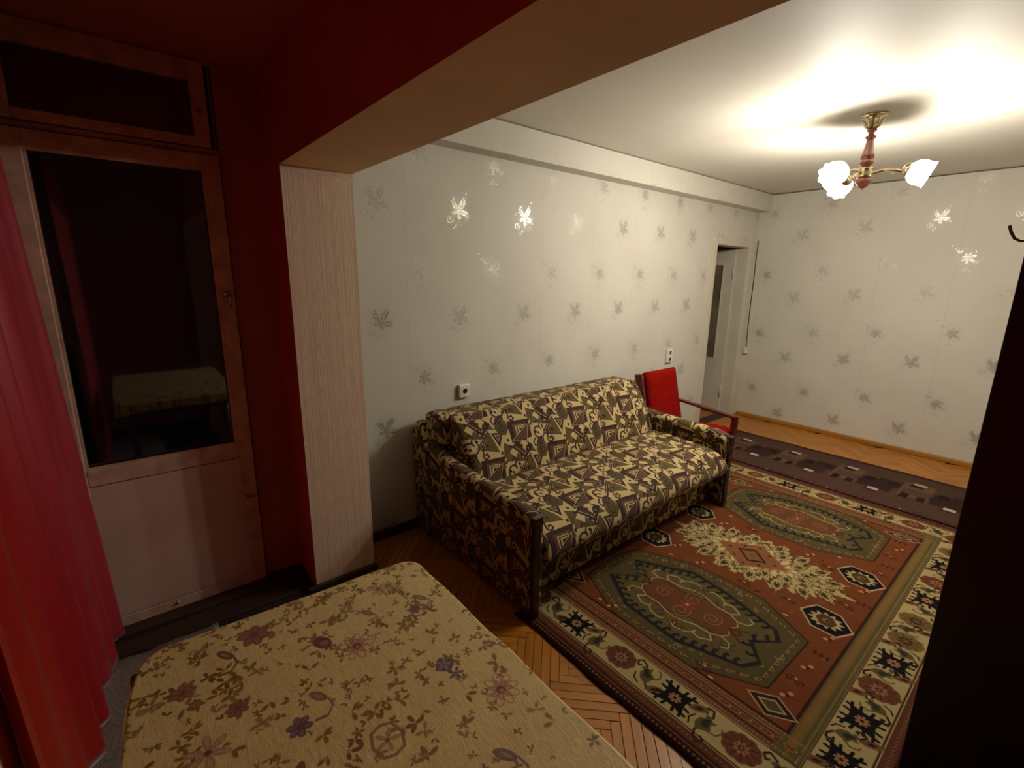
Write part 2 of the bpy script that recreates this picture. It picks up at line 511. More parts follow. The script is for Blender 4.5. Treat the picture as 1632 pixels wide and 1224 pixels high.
# ---- sofa fabric: abstract squares, triangles and curls, half-drop repeat
FW, FH = 0.52, 0.38
def sofa_fabric():
    cr, ol, ma, mv, bk, gd = (194, 170, 116), (84, 68, 30), (58, 20, 12), (94, 60, 40), (22, 10, 8), (124, 102, 52)
    C = Cv(FW, FH, 1900, cr, wrap=True)
    W, H = FW, FH
    def el(ox, oy):
        def q(uu, vv): return (ox + uu * W, oy + vv * H)
        def pl(pts, c): C.poly([q(*p) for p in pts], c)
        def st(pts, w, c, closed=False): C.stroke([q(*p) for p in pts], w, c, closed)
        # big olive triangle with arcs
        pl([(-.165, .35), (.055, .60), (.125, .24)], ol)
        st([(-.165, .35), (.055, .60), (.125, .24)], .003, bk, True)
        st([(.02, .53), (-.03, .43), (-.10, .37), (-.06, .34), (.0, .37), (.01, .50)], .003, gd)
        st([(.045, .52), (.06, .40), (.10, .30), (.07, .29), (.02, .33)], .0025, gd)
        # outlined inverted triangle
        pl([(.085, .55), (.245, .52), (.150, .30)], bk); pl([(.098, .54), (.232, .512), (.152, .325)], ma)
        pl([(.125, .51), (.198, .495), (.155, .40)], mv); st([(.125, .51), (.198, .495), (.155, .40)], .003, cr, True)
        # small olive triangles
        pl([(.09, .73), (.145, .60), (.03, .63)], ol); st([(.09, .73), (.145, .60), (.03, .63)], .002, bk, True)
        pl([(.215, .35), (.335, .26), (.165, .10)], ol); st([(.215, .35), (.335, .26), (.165, .10)], .002, bk, True)
        pl([(.375, .15), (.47, -.01), (.315, .03)], ol); st([(.375, .15), (.47, -.01), (.315, .03)], .002, bk, True)
        pl([(-.27, .72), (-.13, .53), (-.31, .56)], (100, 80, 38)); st([(-.27, .72), (-.13, .53), (-.31, .56)], .002, bk, True)
        # leaf with spiral
        lf = [(.16, .60), (.20, .74), (.245, .80), (.33, .70), (.345, .56), (.28, .47), (.20, .50)]
        pl(lf, ol); st(lf, .003, bk, True)
        st([q_ for q_ in [(.255 + .055 * (1 - .8 * t / 20) * cos(1.2 + 1.5 * 2 * pi * t / 20), .60 + .09 * (1 - .8 * t / 20) * sin(1.2 + 1.5 * 2 * pi * t / 20)) for t in range(21)]], .005, bk)
        st([(.19, .64), (.235, .74), (.29, .70)], .003, gd)
        # nested square with greek key
        sq = [(-.150, .175), (.170, .150), (.145, -.160), (-.165, -.185)]
        def sc_(k, dx=0, dy=0): return [(a * k + dx, b * k + dy) for a, b in sq]
        pl(sc_(1.0), bk); pl(sc_(.95), ma); pl(sc_(.70, .008), bk); pl(sc_(.66, .008), mv); pl(sc_(.44, .012), cr)
        pl(sc_(.34, .014), bk); pl(sc_(.26, .016), cr); pl(sc_(.13, .018), bk); pl([(.02, .02), (.17, .03), (.17, -.03), (.02, -.02)], mv)
        st([(.02, .03), (.10, .03), (.10, -.02)], .004, cr)
        # diamond below with cream blob
        dm = [(-.19, -.24), (-.03, -.105), (.125, -.30), (-.03, -.47)]
        pl(dm, bk); pl([(a * .9 - .003, -.285 + (b + .285) * .9) for a, b in dm], ma)
        st([(-.15, -.24), (-.03, -.40), (.07, -.30)], .0035, cr)
        st([(-.12, -.24), (-.03, -.36), (.05, -.29)], .006, mv)
        pl([(-.065, -.215), (-.02, -.185), (.035, -.20), (.06, -.255), (.02, -.28), (-.01, -.35), (-.04, -.29), (-.02, -.255)], cr)
        # grey triangle across both
        tr = [(.135, .06), (-.155, -.15), (.055, -.20)]
        pl(tr, bk); pl([(.108, .018), (-.115, -.142), (.045, -.178)], mv); st([(.135, .06), (-.155, -.15), (.055, -.20)], .003, cr, True)
        pl([(.075, -.03), (-.055, -.128), (.035, -.15)], (82, 54, 40))
    def el2(ox, oy):
        def q(uu, vv): return (ox + uu * W, oy + vv * H)
        def st(pts, w, c, closed=False): C.stroke([q(*p) for p in pts], w, c, closed)
        C.disc(*q(.262, -.12), .040, cr)
        st([(.33, -.20), (.39, -.13), (.43, -.10), (.475, -.03)], .016, cr)
        C.disc(*q(.262, -.115), .024, (196, 174, 122))
        st([(.262 + .062 * cos(a), -.115 + .095 * sin(a)) for a in [.4 + i * .30 for i in range(17)]], .0110, ma)
        st([(.30, -.02), (.335, .06), (.30, .10), (.27, .06)], .0105, ma)
        C.disc(*q(.262, -.125), .0075, bk)
        st([(.19, -.20), (.145, -.25), (.16, -.32), (.20, -.31), (.20, -.27)], .0095, ma)
        st([(.235, -.22), (.22, -.29), (.255, -.32), (.275, -.28)], .0095, ma)
        # squiggle with curls
        st([(.23, -.26), (.33, -.20), (.39, -.13), (.43, -.10), (.415, -.20), (.40, -.28), (.43, -.33), (.475, -.29), (.455, -.24), (.43, -.26)], .0105, ma)
        st([(.43, -.10), (.475, -.03), (.505, .02), (.48, .07), (.455, .04), (.47, .01)], .0095, ma)
        st([(.39, -.13), (.365, -.06), (.38, -.03)], .0085, ma)
        # dots
        for a, b in [(.06, .70), (.285, .38), (.30, .27), (.185, .05), (.02, .66), (.225, .90), (-.08, .60), (-.2, .47), (.49, -.13), (.36, -.02), (-.19, .25), (.16, .21), (.43, .12)]:
            C.disc(*q(a, b), .0080, bk, ry=.0095)
    el(0, 0); el(W / 2, H / 2); el2(0, 0); el2(W / 2, H / 2)
    return C.image('sofa_fabric')
SOFA_IM = sofa_fabric()
SOFA = print_mat('sofa_fabric', SOFA_IM, rough=.8, weave=1400, bstr=.12, sheen=.08)

# ================================================================== structure
WL_TOP = 2.492
fl = MB(); fl.box(-1.3, 3.6, -.6, 6.8, -.10, -.009)
floor = tag(fl.build('floor', FLOOR_BASE), kind='structure')

# herringbone parquet at 45 degrees
w_, K = .0375, 10
L_ = w_ * K
c45 = cos(pi / 4)
def plank_mesh(rot90):
    g = .0010
    m = MB(); m.box(g, L_ - g, g, w_ - g, -.009, -.0002, bev=.0009, seg=1)
    bmesh.ops.recalc_face_normals(m.bm, faces=m.bm.faces[:])
    me = bpy.data.meshes.new('plank'); m.bm.to_mesh(me); m.bm.free(); me.materials.append(PARQ)
    return me
PM = plank_mesh(False)
SX, SY = 1.475 - .0265, 1.1795     # a point where the zigzag turns
planks = []
for n_ in range(-160, 200):
    for m_ in range(-14, 14):
        s0, t0 = n_ * w_, n_ * w_ + m_ * 2 * L_
        planks.append((s0, t0, 0)); planks.append((s0, t0 + w_, 1))
def st2w(s_, t_):
    # rotated frame -> world; zigzag spines run along y
    return SX + (s_ - t_) * c45, SY + (s_ + t_) * c45
cand = []
for (s0, t0, v) in planks:
    cs, ct = (s0 + L_ / 2, t0 + w_ / 2) if not v else (s0 + w_ / 2, t0 + L_ / 2)
    x_, y_ = st2w(cs, ct)
    if not (-.95 < x_ < 3.3 and .3 < y_ < 6.2): continue
    if x_ < -.10 and y_ < 4.6: continue
    if x_ < -.13 and not 4.6 < y_ < 6.2: continue
    if x_ > .13 and y_ > 5.72: continue
    # showing: in front of the rug beside the table, and along the back wall
    vis = (x_ > .75 and .45 < y_ < 1.32 and x_ < 2.45) or (y_ > 4.85 and x_ < 2.45 and y_ < 5.8 and x_ > .1) or (4.55 < y_ < 5.6 and x_ <= .1 and x_ > -.5) or (.1 < x_ < .75 and .9 < y_ < 1.5)
    d = hypot(x_ - 2.545, y_)
    cand.append((0 if vis else 1, d, s0, t0, v))
cand.sort()
ci = 0
for k, (hid, d, s0, t0, v) in enumerate(cand):
    if k >= 300 or hid: ci = k; break
    o = bpy.data.objects.new('plank', PM); col.objects.link(o); o.parent = floor
    if not v:
        x_, y_ = st2w(s0, t0); o.rotation_euler.z = pi / 4
    else:
        x_, y_ = st2w(s0 + w_, t0); o.rotation_euler.z = pi * 3 / 4
    o.location = (x_, y_, rng.uniform(-.0006, .0002))
vs, fs = [], []
for (hid, d, s0, t0, v) in cand[ci:]:
    g = .0010
    if not v: q = [(s0 + g, t0 + g), (s0 + L_ - g, t0 + g), (s0 + L_ - g, t0 + w_ - g), (s0 + g, t0 + w_ - g)]
    else: q = [(s0 + g, t0 + g), (s0 + w_ - g, t0 + g), (s0 + w_ - g, t0 + L_ - g), (s0 + g, t0 + L_ - g)]
    b = len(vs)
    for zz in (-.009, -.0006):
        for (a, c) in q: vs.append((*st2w(a, c), zz))
    fs += [(b + 4, b + 5, b + 6, b + 7)] + [(b + i, b + (i + 1) % 4, b + 4 + (i + 1) % 4, b + 4 + i) for i in range(4)]
tag(mesh_from('parquet', vs, fs, PARQ_S, floor), kind='stuff')

# left wall with the doorway, the niche for the balcony door
DY0, DY1, DZ1 = 4.775, 5.49, 1.95
wl = MB()
wl.box(-.12, 0, .75, DY0, -.02, WL_TOP); wl.box(-.12, 0, DY0, DY1, DZ1, WL_TOP); wl.box(-.12, 0, DY1, 5.77, -.02, WL_TOP)
tag(wl.build('wall_left', PAPER_L), kind='structure')
wb = MB(); wb.box(-.0, 3.6, 5.65, 5.77, -.02, WL_TOP - .002)
tag(wb.build('wall_back', PAPER_B), kind='structure')
wr = MB(); wr.box(3.4, 3.52, .75, 5.65, -.02, WL_TOP)
tag(wr.build('wall_right', PAPER_PLAIN), kind='structure')
ce = MB(); ce.box(-.12, 3.6, .75, 5.77, 2.5, 2.58)
tag(ce.build('ceiling', CEIL), kind='structure')
# boxed ledge under the ceiling on the sofa wall
tr_ = MB(); tr_.box(0, .125, .917, 5.65, 2.318, WL_TOP)
tag(tr_.build('trim_1', PAPER_L), kind='structure')

# remains of the partition: pillar and beam (wall_front)
def partition():
    bm = bmesh.new()
    def b(x0, x1, y0, y1, z0, z1, mats):
        vs = [bm.verts.new((x, y, z)) for x in (x0, x1) for y in (y0, y1) for z in (z0, z1)]
        q = [(0, 1, 3, 2), (4, 6, 7, 5), (0, 4, 5, 1), (2, 3, 7, 6), (0, 2, 6, 4), (1, 5, 7, 3)]
        for k, mi in zip(q, mats): bm.faces.new([vs[i] for i in k]).material_index = mi
    # faces: -x, +x, -y, +y, -z, +z     materials 0 ribbed paper, 1 beam paper, 2 red paint, 3 plain paper
    b(-.12, .262, .605, .917, 0, 2.046, (2, 0, 2, 3, 0, 0))
    b(-.12, 3.6, .605, .917, 2.046, 2.5, (2, 1, 2, 3, 1, 1))
    b(3.30, 3.6, .605, .917, 0, 2.046, (0, 0, 2, 3, 0, 0))
    bmesh.ops.recalc_face_normals(bm, faces=bm.faces[:])
    me = bpy.data.meshes.new('wall_front'); bm.to_mesh(me); bm.free()
    for m in (PILLAR_PAPER, BEAM_PAPER, RED_PAINT, PAPER_PLAIN): me.materials.append(m)
    return link_mesh('wall_front', me)
wf = tag(partition(), kind='structure')
# paper lapping over the top of the pillar
vs = []; fs = []
N = 16
for i in range(N + 1):
    y = .603 + (.919 - .603) * i / N
    zt = 2.0475; zb = 2.018 + .006 * sin(i * 1.3) + .01 * (i / N)
    vs += [(.2635, y, zt), (.2650 + .0015 * sin(i * 2.1), y, (zt + zb) / 2), (.2632, y, zb)]
for i in range(N):
    for k in range(2): fs.append((i * 3 + k, (i + 1) * 3 + k, (i + 1) * 3 + k + 1, i * 3 + k + 1))
tag(mesh_from('paper_lap', vs, fs, PILLAR_PAPER, wf, smooth=True), 'wallpaper edge folded over at the top of the pillar')

# glazed-in balcony side
CZ = 2.462
wbl = MB()
BY0, BY1 = -.33, .432            # balcony door opening
wbl.box(-.12, 0, -.55, BY0, -.02, CZ + .02); wbl.box(-.12, 0, BY1, .605, -.02, CZ + .02); wbl.box(-.12, 0, BY0, BY1, 2.452, CZ + .02)
tag(wbl.build('wall_balcony_left', DOORWALL), kind='structure')
wbf = MB(); wbf.box(-.12, 3.6, -.55, -.350, -.02, .90); wbf.box(-.12, 3.6, -.55, -.43, 2.2, CZ + .02); wbf.box(3.3, 3.6, -.55, -.43, .9, 2.2)
tag(wbf.build('wall_balcony_front', BEAM_PAPER), kind='structure')
wbr = MB(); wbr.box(3.6, 3.72, -.55, 6.0, -.02, 2.58)
tag(wbr.build('wall_balcony_right', RED_PAINT), kind='structure')
cb = MB(); cb.box(-.12, 3.6, -.55, .605, CZ, 2.58)
tag(cb.build('ceiling_balcony', RED_CEIL), kind='structure')
# uneven plaster seam on the balcony ceiling along the door wall
vs, fs = [], []
for i in range(25):
    y = -.45 + i * .04; a = .006 + .005 * rng.random()
    vs += [(.012, y, CZ - .0005), (.012 + a, y, CZ - .006), (.012 + a + .02, y, CZ - .0005)]
for i in range(24):
    for k in range(2): fs.append((i * 3 + k, (i + 1) * 3 + k, (i + 1) * 3 + k + 1, i * 3 + k + 1))
tag(mesh_from('trim_2', vs, fs, RED_CEIL), kind='structure')
# balcony window behind the curtain (out of the picture)
w2 = tag(empty('window_2', (1.6, -.49, .9)), kind='structure')
m = MB()
m.box(-.02, 3.3, -.52, -.46, .90, .96); m.box(-.02, 3.3, -.52, -.46, 2.14, 2.2)
for xx in (-.0, 1.05, 2.15, 3.24): m.box(xx, xx + .06, -.52, -.46, .96, 2.14)
m.build('window_frame', FRAME_PAINT, w2)
for xx in (.06, 1.11, 2.21):
    m = MB(); m.box(xx, xx + .99, -.495, -.49, .96, 2.14); m.build('pane', PANE, w2)

# baseboards and floor trims
m = MB(); m.box(.03, 3.4, 5.618, 5.65, 0, .042, bev=.006); tag(m.build('baseboard_back', BASEBOARD), kind='structure')
m = MB(); m.box(0, .022, .917, 4.70, 0, .06, bev=.005); tag(m.build('baseboard_left', THRESH), kind='structure')
m = MB(); m.box(.0, .10, -.35, .605, .0, .030, bev=.006); m.box(.10, .225, -.35, .605, .0, .014, bev=.005)
m.box(.262, .285, .56, .93, .0, .035, bev=.005)
tag(m.build('baseboard_balcony', THRESH), kind='structure')
m = MB(); m.box(.225, 3.3, -.43, .62, -.004, .003); tag(m.build('floor_balcony', FLOOR_BASE), kind='structure')

# ---- balcony door
door1 = tag(empty('door_1', (0, BY0, 0)), kind='structure')
XF = .030
m = MB()
m.box(-.07, XF, -.285, -.190, .03, 2.085, bev=.004)                      # hinge stile
m.box(-.07, XF, .362, .424, .03, 2.085, bev=.004)                        # lock stile
m.box(-.07, XF - .001, -.190, .362, 2.025, 2.085, bev=.003)              # top rail
m.box(-.07, XF - .001, -.190, .362, .715, .785, bev=.003)                # middle rail
m.build('door_frame', FRAME_PAINT, door1)
m = MB(); m.box(-.06, XF - .004, -.190, .362, .085, .711); m.build('door_panel', DOOR_PAINT, door1)
m = MB(); m.box(-.06, XF - .001, -.190, .362, .03, .080, bev=.003); m.lathe((XF, .04, .062), (1, 0, 0), [(-.001, .007), (.008, .006), (.010, .001)], 10)
m.build('bottom_rail', FRAME_PAINT, door1)
m = MB()
for (a, b, c, d) in ((-.190, -.180, .785, 2.025), (.352, .362, .785, 2.025), (-.18, .352, .785, .795), (-.18, .352, 2.015, 2.025)):
    m.box(XF - .02, XF - .004, a, b, c, d)
m.build('glazing_bead', FRAME_PAINT, door1)
m = MB(); m.box(XF - .034, XF - .030, -.19, .362, .785, 2.025); m.build('pane', PANE, door1)
h = MB(); h.lathe((XF, .392, 1.50), (1, 0, 0), [(0, .014), (.006, .014), (.008, .008), (.035, .007)], 12)
h.tube([(XF + .033, .392, 1.50), (XF + .038, .394, 1.47), (XF + .036, .396, 1.44)], [.008, .008, .006], 8)
h.build('handle', BRASS, door1)
h = MB(); h.box(XF - .002, XF + .012, .372, .392, .50, .518, bev=.003); h.tube([(XF + .01, .375, .515), (XF + .014, .405, .505), (XF + .01, .425, .502)], .004, 6)
h.build('latch', STEEL, door1)
m = MB()                                                                 # outer frame and dark rebate
m.box(-.11, .004, BY0, -.293, 0, 2.452); m.box(-.11, .006, -.293, .43, 2.092, 2.112, bev=.002)
m.box(-.11, -.05, .424, BY1, 0, 2.452); m.box(-.11, .006, -.293, .43, 0, .028)
m.build('outer_frame', FRAME_PAINT, door1)
for zz in (.35, 1.75):
    m = MB(); m.tube([(XF + .004, -.289, zz), (XF + .004, -.289, zz + .09)], .007, 8); m.build('hinge', FRAME_PAINT, door1)
# ---- transom window over it
win1 = tag(empty('window_1', (0, BY0, 2.11)), kind='structure')
m = MB()
m.box(-.05, .024, -.285, -.200, 2.116, 2.440, bev=.004); m.box(-.05, .024, .345, .402, 2.116, 2.440, bev=.004)
m.box(-.05, .023, -.200, .345, 2.365, 2.440, bev=.003); m.box(-.05, .023, -.200, .345, 2.116, 2.152, bev=.003)
m.build('window_frame', FRAME_PAINT, win1)
m = MB(); m.box(-.012, -.008, -.20, .345, 2.152, 2.365); m.build('pane', PANE, win1)
m = MB(); m.box(-.115, -.108, BY0, BY1, 2.10, 2.452); m.build('shutter_board', GAP, win1)
m = MB(); m.lathe((.024, .37, 2.25), (1, 0, 0), [(0, .008), (.01, .008), (.014, .003)], 10); m.build('knob', STEEL, win1)
m = MB(); m.box(-.03, .010, -.30, BY1, 2.443, 2.470, bev=.003); m.build('cornice_board', FRAME_PAINT, win1)

# ---- doorway to the hall: frame (door_2) and leaf standing open in the hall
door2 = tag(empty('door_2', (0, DY1, 0)), kind='structure')
m = MB()
m.box(-.13, .016, DY0 - .065, DY0 + .012, 0, DZ1 + .065, bev=.004); m.box(-.13, .016, DY1 - .012, DY1 + .13, 0, DZ1 + .065, bev=.004)
m.box(-.13, .016, DY0 + .012, DY1 - .012, DZ1 - .012, DZ1 + .065, bev=.004)
m.box(-.13, .024, DY0 - .075, DY0 - .055, 0, DZ1 + .075, bev=.004)
m.box(.016, .024, DY1 + .02, DY1 + .045, 0, DZ1 + .04, bev=.003)
m.build('door_frame', CREAM_PAINT, door2)
leaf = MB()
ly0, ly1 = 5.462, 5.498
leaf.box(-.235, -.116, ly0, ly1, .012, 1.925, bev=.003)      # hinge stile
leaf.box(-.86, -.735, ly0, ly1, .012, 1.925, bev=.003)
leaf.box(-.735, -.235, ly0, ly1, 1.76, 1.925, bev=.002); leaf.box(-.735, -.235, ly0, ly1, .012, .665, bev=.002)
leaf.build('leaf', CREAM_PAINT, door2)
m = MB()
for (a, b, c, d) in ((-.247, -.232, .66, 1.765), (-.738, -.723, .66, 1.765), (-.72, -.247, .66, .675), (-.72, -.247, 1.75, 1.765)):
    m.box(a, b, ly0 - .008, ly0, c, d)
m.build('glazing_bead', CREAM_PAINT, door2)
m = MB(); m.box(-.735, -.235, ly0 + .010, ly0 + .016, .665, 1.76); m.build('pane', FROST, door2)
for zz in (.22, 1.60):
    m = MB(); m.tube([(-.122, ly0 - .006, zz), (-.122, ly0 - .006, zz + .10)], .008, 8); m.tube([(-.122, ly0 - .006, zz + .10), (-.122, ly0 - .006, zz + .115)], [.004, .003], 8)
    m.build('hinge', CREAM_PAINT, door2)
m = MB(); m.box(-.13, .0, DY0, DY1, -.002, .006, bev=.002); m.build('threshold', THRESH, door2)
# hall beyond
m = MB(); m.box(-1.35, -1.25, 4.2, 6.8, -.02, 2.5); m.box(-1.35, -.12, 6.7, 6.8, -.02, 2.5); m.box(-1.35, -.12, 4.1, 4.2, -.02, 2.5); m.box(-.14, -.12, 5.77, 6.7, -.02, 2.5)
tag(m.build('wall_hall', CREAM_PAINT), kind='structure')
m = MB(); m.box(-1.35, -.12, 4.1, 6.8, 2.45, 2.55); tag(m.build('ceiling_hall', CREAM_PAINT), kind='structure')

# ================================================================== big rug
RX0, RX1, RY0, RY1 = .54, 2.462, 1.292, 4.112
def rug_image():
    W, H = RX1 - RX0, RY1 - RY0
    red, dkr, ol, dol, crm, blk, pink, tan = (118, 64, 34), (60, 30, 22), (98, 84, 48), (88, 74, 42), (184, 162, 110), (24, 18, 21), (142, 92, 58), (128, 98, 58)
    C = Cv(W, H, 560, (64, 32, 26))
    def q(x, y): return (x - RX0, y - RY0)
    def P(pts, c): C.poly([q(*p) for p in pts], c)
    def R(x0, x1, y0, y1, c): P([(x0, y0), (x1, y0), (x1, y1), (x0, y1)], c)
    def S(pts, w, c, cl=False): C.stroke([q(*p) for p in pts], w, c, cl)
    def D(x, y, rx, c, ry=None, ang=0): C.disc(x - RX0, y - RY0, rx, c, ry, ang)
    cx, cy = 1.5, 2.702
    hw, hh = RX1 - cx, (RY1 - RY0) / 2
    def frame(d0, c):  # nested rectangle inset by d0
        R(cx - hw + d0, cx + hw - d0, cy - hh + d0, cy + hh - d0, c)
    frame(.012, dkr); frame(.045, (122, 74, 50)); frame(.052, dkr); frame(.062, (100, 56, 38))
    for i in range(int(2 * hh / .018)):     # small chain in the outer guard
        y = cy - hh + .03 + i * .018
        for sx in (-1, 1): D(cx + sx * (hw - .029), y, .0055, (150, 104, 66)); D(cx + sx * (hw - .078), y, .006, (134, 92, 60), .004, .6)
    for i in range(int(2 * hw / .018)):
        x = cx - hw + .03 + i * .018
        for sy in (-1, 1): D(x, cy + sy * (hh - .029), .0055, (150, 104, 66)); D(x, cy + sy * (hh - .078), .006, (134, 92, 60), .004, .6)
    frame(.098, crm); frame(.103, dkr); frame(.108, crm)
    # inner edge of the white border differs: ends .148, sides .150
    frame(.256, dkr); frame(.260, crm); frame(.264, (120, 70, 46))
    # inner guards
    frame(.285, dol); frame(.292, dkr); frame(.298, (134, 84, 52)); frame(.33, dkr); frame(.335, (140, 104, 64)); frame(.345, (120, 70, 46)); frame(.372, dkr)
    R(cx + hw - .355, cx + hw - .262, RY0 + .26, RY1 - .26, ol); R(cx + hw - .325, cx + hw - .292, RY0 + .30, RY1 - .30, (126, 98, 52)); R(cx - hw + .262, cx - hw + .355, RY0 + .26, RY1 - .26, ol)
    for k in range(int(2 * hh / .013)):
        y = cy - hh + .27 + k * .013
        if y > cy + hh - .27: break
        for sx in (-1, 1):
            D(cx + sx * (hw - .310), y, .0065, (146, 100, 62), .0035, .7); D(cx + sx * (hw - .275), y, .004, (150, 128, 84)); D(cx + sx * (hw - .343), y, .004, (140, 96, 60))
    for k in range(int(2 * hw / .013)):
        x = cx - hw + .27 + k * .013
        if x > cx + hw - .27: break
        for sy in (-1, 1):
            D(x, cy + sy * (hh - .278), .004, (164, 120, 80)); D(x, cy + sy * (hh - .315), .006, (96, 52, 36), .004, .5); D(x, cy + sy * (hh - .357), .0045, (160, 112, 72))
            if k % 3 == 0: D(x, cy + sy * (hh - .315), .003, (212, 188, 140))
    # ---- white border motifs
    def square(x, y, s_=1.0, rx=1.0, ry=1.0):
        def t(a, b): return (x + a * s_ * rx, y + b * s_ * ry)
        for sx in (-1, 1):
            for k in (-3, -1, 1, 3):
                for (ax, bx) in ((0, 1), (1, 0)):
                    off = k * .0145
                    p0 = (off, sx * .03) if ax == 0 else (sx * .03, off)
                    p1 = (off * 1.05 + .006 * (1 if k > 0 else -1), sx * .066) if ax == 0 else (sx * .066, off * 1.05 + .006 * (1 if k > 0 else -1))
                    S([t(*p0), t(*p1)], .0105, blk)
        P([t(-.044, -.044), t(.044, -.044), t(.044, .044), t(-.044, .044)], blk)
        for a in range(8):
            th = a * pi / 4; S([t(0, 0), t(.021 * cos(th), .021 * sin(th))], .011, (172, 120, 84))
        D(x, y, .007, dkr)
    def rosette(x, y, s_=1.0, c=(112, 66, 44), c2=(160, 110, 78)):
        for a in range(10):
            th = a * 2 * pi / 10; D(x + .048 * s_ * cos(th), y + .040 * s_ * sin(th), .024 * s_, c)
        D(x, y, .052 * s_, c)
        for a in range(10):
            th = a * 2 * pi / 10
            S([(x + .03 * s_ * cos(th), y + .026 * s_ * sin(th)), (x + .060 * s_ * cos(th), y + .052 * s_ * sin(th))], .003, dkr)
        for a in range(8):
            th = a * 2 * pi / 8; D(x + .021 * s_ * cos(th), y + .021 * s_ * sin(th), .009 * s_, c2, .006 * s_, th)
        D(x, y, .008 * s_, dkr); D(x, y, .004, crm)
    def leafc(x, y, ang, s_=1.0, fl_=1):
        ca, sa = cos(ang), sin(ang)
        def t(a, b): b *= fl_; return (x + (a * ca - b * sa) * s_, y + (a * sa + b * ca) * s_)
        P([t(-.055, .0), t(-.03, .028), t(.0, .034), t(.018, .022), t(.03, .036), t(.045, .012), t(.028, .004), t(.04, -.016), t(.01, -.012), t(-.005, -.03), t(-.03, -.016)], ol)
        P([t(-.01, .018), t(.02, .018), t(.035, .004), t(.01, -.002), t(-.005, -.018), t(-.02, .0)], (54, 50, 44))
        S([t(-.055, 0), t(-.08, -.02), t(-.085, -.045), t(-.06, -.05), t(-.055, -.035)], .008, dkr)
        S([t(.045, .012), t(.07, .035), t(.06, .055), t(.035, .05), t(.04, .038)], .008, dkr)
        S([t(-.02, -.02), t(.0, -.05), t(.03, -.052), t(.04, -.04)], .006, ol)
        S([t(-.06, .03), t(-.04, .05), t(-.01, .05)], .006, dkr)
    def bud(x, y, ang):
        ca, sa = cos(ang), sin(ang)
        def t(a, b): return (x + a * ca - b * sa, y + a * sa + b * ca)
        P([t(-.042, 0), t(-.012, .019), t(.02, .014), t(.042, 0), t(.014, -.018), t(-.018, -.014)], (120, 84, 52))
        P([t(-.02, 0), t(0, .008), t(.018, 0), t(0, -.008)], dkr)
    by = (.108 + .256) / 2
    for sy in (-1, 1):
        yb = cy + sy * (hh - by)
        k = -4
        for k in range(-2, 3):
            xs = 1.2705 + .517 * k
            if cx - hw + .16 < xs < cx + hw - .12: square(xs, yb, 1.0, 1.0, .9)
            for (dx, fn) in ((.2585, 'r'), (.135, 'l'), (.385, 'l2'), (.085, 'b'), (.445, 'b')):
                xx = xs + dx
                if not cx - hw + .13 < xx < cx + hw - .13: continue
                if fn == 'r': rosette(xx, yb, .95)
                elif fn == 'l': leafc(xx, yb - .012, 1.2, .95, 1)
                elif fn == 'l2': leafc(xx, yb + .012, -1.2 + pi, .95, 1)
                else: bud(xx, yb + .03 * (1 if dx < .2 else -1), .7)
    for sx in (-1, 1):
        xb = cx + sx * (hw - by)
        lst = [(1.50, 'r'), (1.70, 's0'), (1.93, 's'), (2.145, 'r'), (2.36, 's'), (2.56, 'o'), (2.76, 'o'), (3.0, 's'), (3.22, 'r'), (3.45, 's'), (3.68, 'o'), (3.9, 'r')]
        for (y, kd) in lst:
            if kd == 's': square(xb, y, 1.0, .95, 1)
            elif kd == 'r': rosette(xb, y, 1.0)
            elif kd == 'o': rosette(xb, y, .95, (124, 98, 54), (60, 34, 26))
            elif kd == 's0': square(xb, y, .9, .95, 1)
        for i in range(len(lst) - 1):
            ym = (lst[i][0] + lst[i + 1][0]) / 2
            leafc(xb + .012 * (-1) ** i, ym, .35 if i % 2 else pi - .35, .82, 1 if i % 2 else -1)
            bud(xb + .052 * (-1) ** (i + 1), ym + .03, .5)
    # ---- field
    fx0, fx1, fy0, fy1 = cx - hw + .376, cx + hw - .376, RY0 + .376, RY1 - .376
    fx0, fx1, fy0, fy1 = .905, 2.118, 1.668, 3.736
    R(fx0 - .012, fx1 + .012, fy0 - .012, fy1 + .012, dkr); R(fx0, fx1, fy0, fy1, red)
    rr = random.Random(3)
    for _ in range(26):       # weaving streaks
        y = rr.uniform(fy0, fy1); x = rr.uniform(fx0, fx1)
        S([(x, y), (min(fx1, x + rr.uniform(.05, .2)), y + rr.uniform(-.01, .01))], .004, (108, 56, 34))
    def medallion(my, flip):
        def t(a, b): return (1.525 + a, my + flip * b)
        # outer toothed band
        out = [(-.49, -.10), (-.47, -.205), (-.20, -.335), (-.05, -.345), (.22, -.345), (.47, -.20), (.48, .20), (.22, .345), (.05, .35), (-.16, .345), (-.46, .215), (-.49, .10)]
        P([t(*p) for p in out], dol); S([t(*p) for p in out], .007, dkr, True)
        inn = [(a * .925, b * .89) for a, b in out]
        S([t(*p) for p in inn], .006, (148, 128, 82), True)
        for i in range(len(out)):     # flecks in the band
            a, b = out[i], out[(i + 1) % len(out)]
            n = max(1, int(hypot(a[0] - b[0], a[1] - b[1]) / .028))
            for k in range(n):
                s_ = (k + .5) / n; px_, py_ = (a[0] + (b[0] - a[0]) * s_) * .935, (a[1] + (b[1] - a[1]) * s_) * .90
                D(*t(px_, py_), .012, (142, 120, 72) if k % 2 else (96, 58, 40), .007, atan2(b[1] - a[1], b[0] - a[0]) + .5)
                if k % 2: D(*t(px_, py_), .0045, dkr)
        for (a, b) in ((-.30, .33), (.30, -.33), (-.30, -.31), (.34, .31)): D(*t(a, b), .012, (222, 210, 180), .004, .1)
        r7 = random.Random(31)
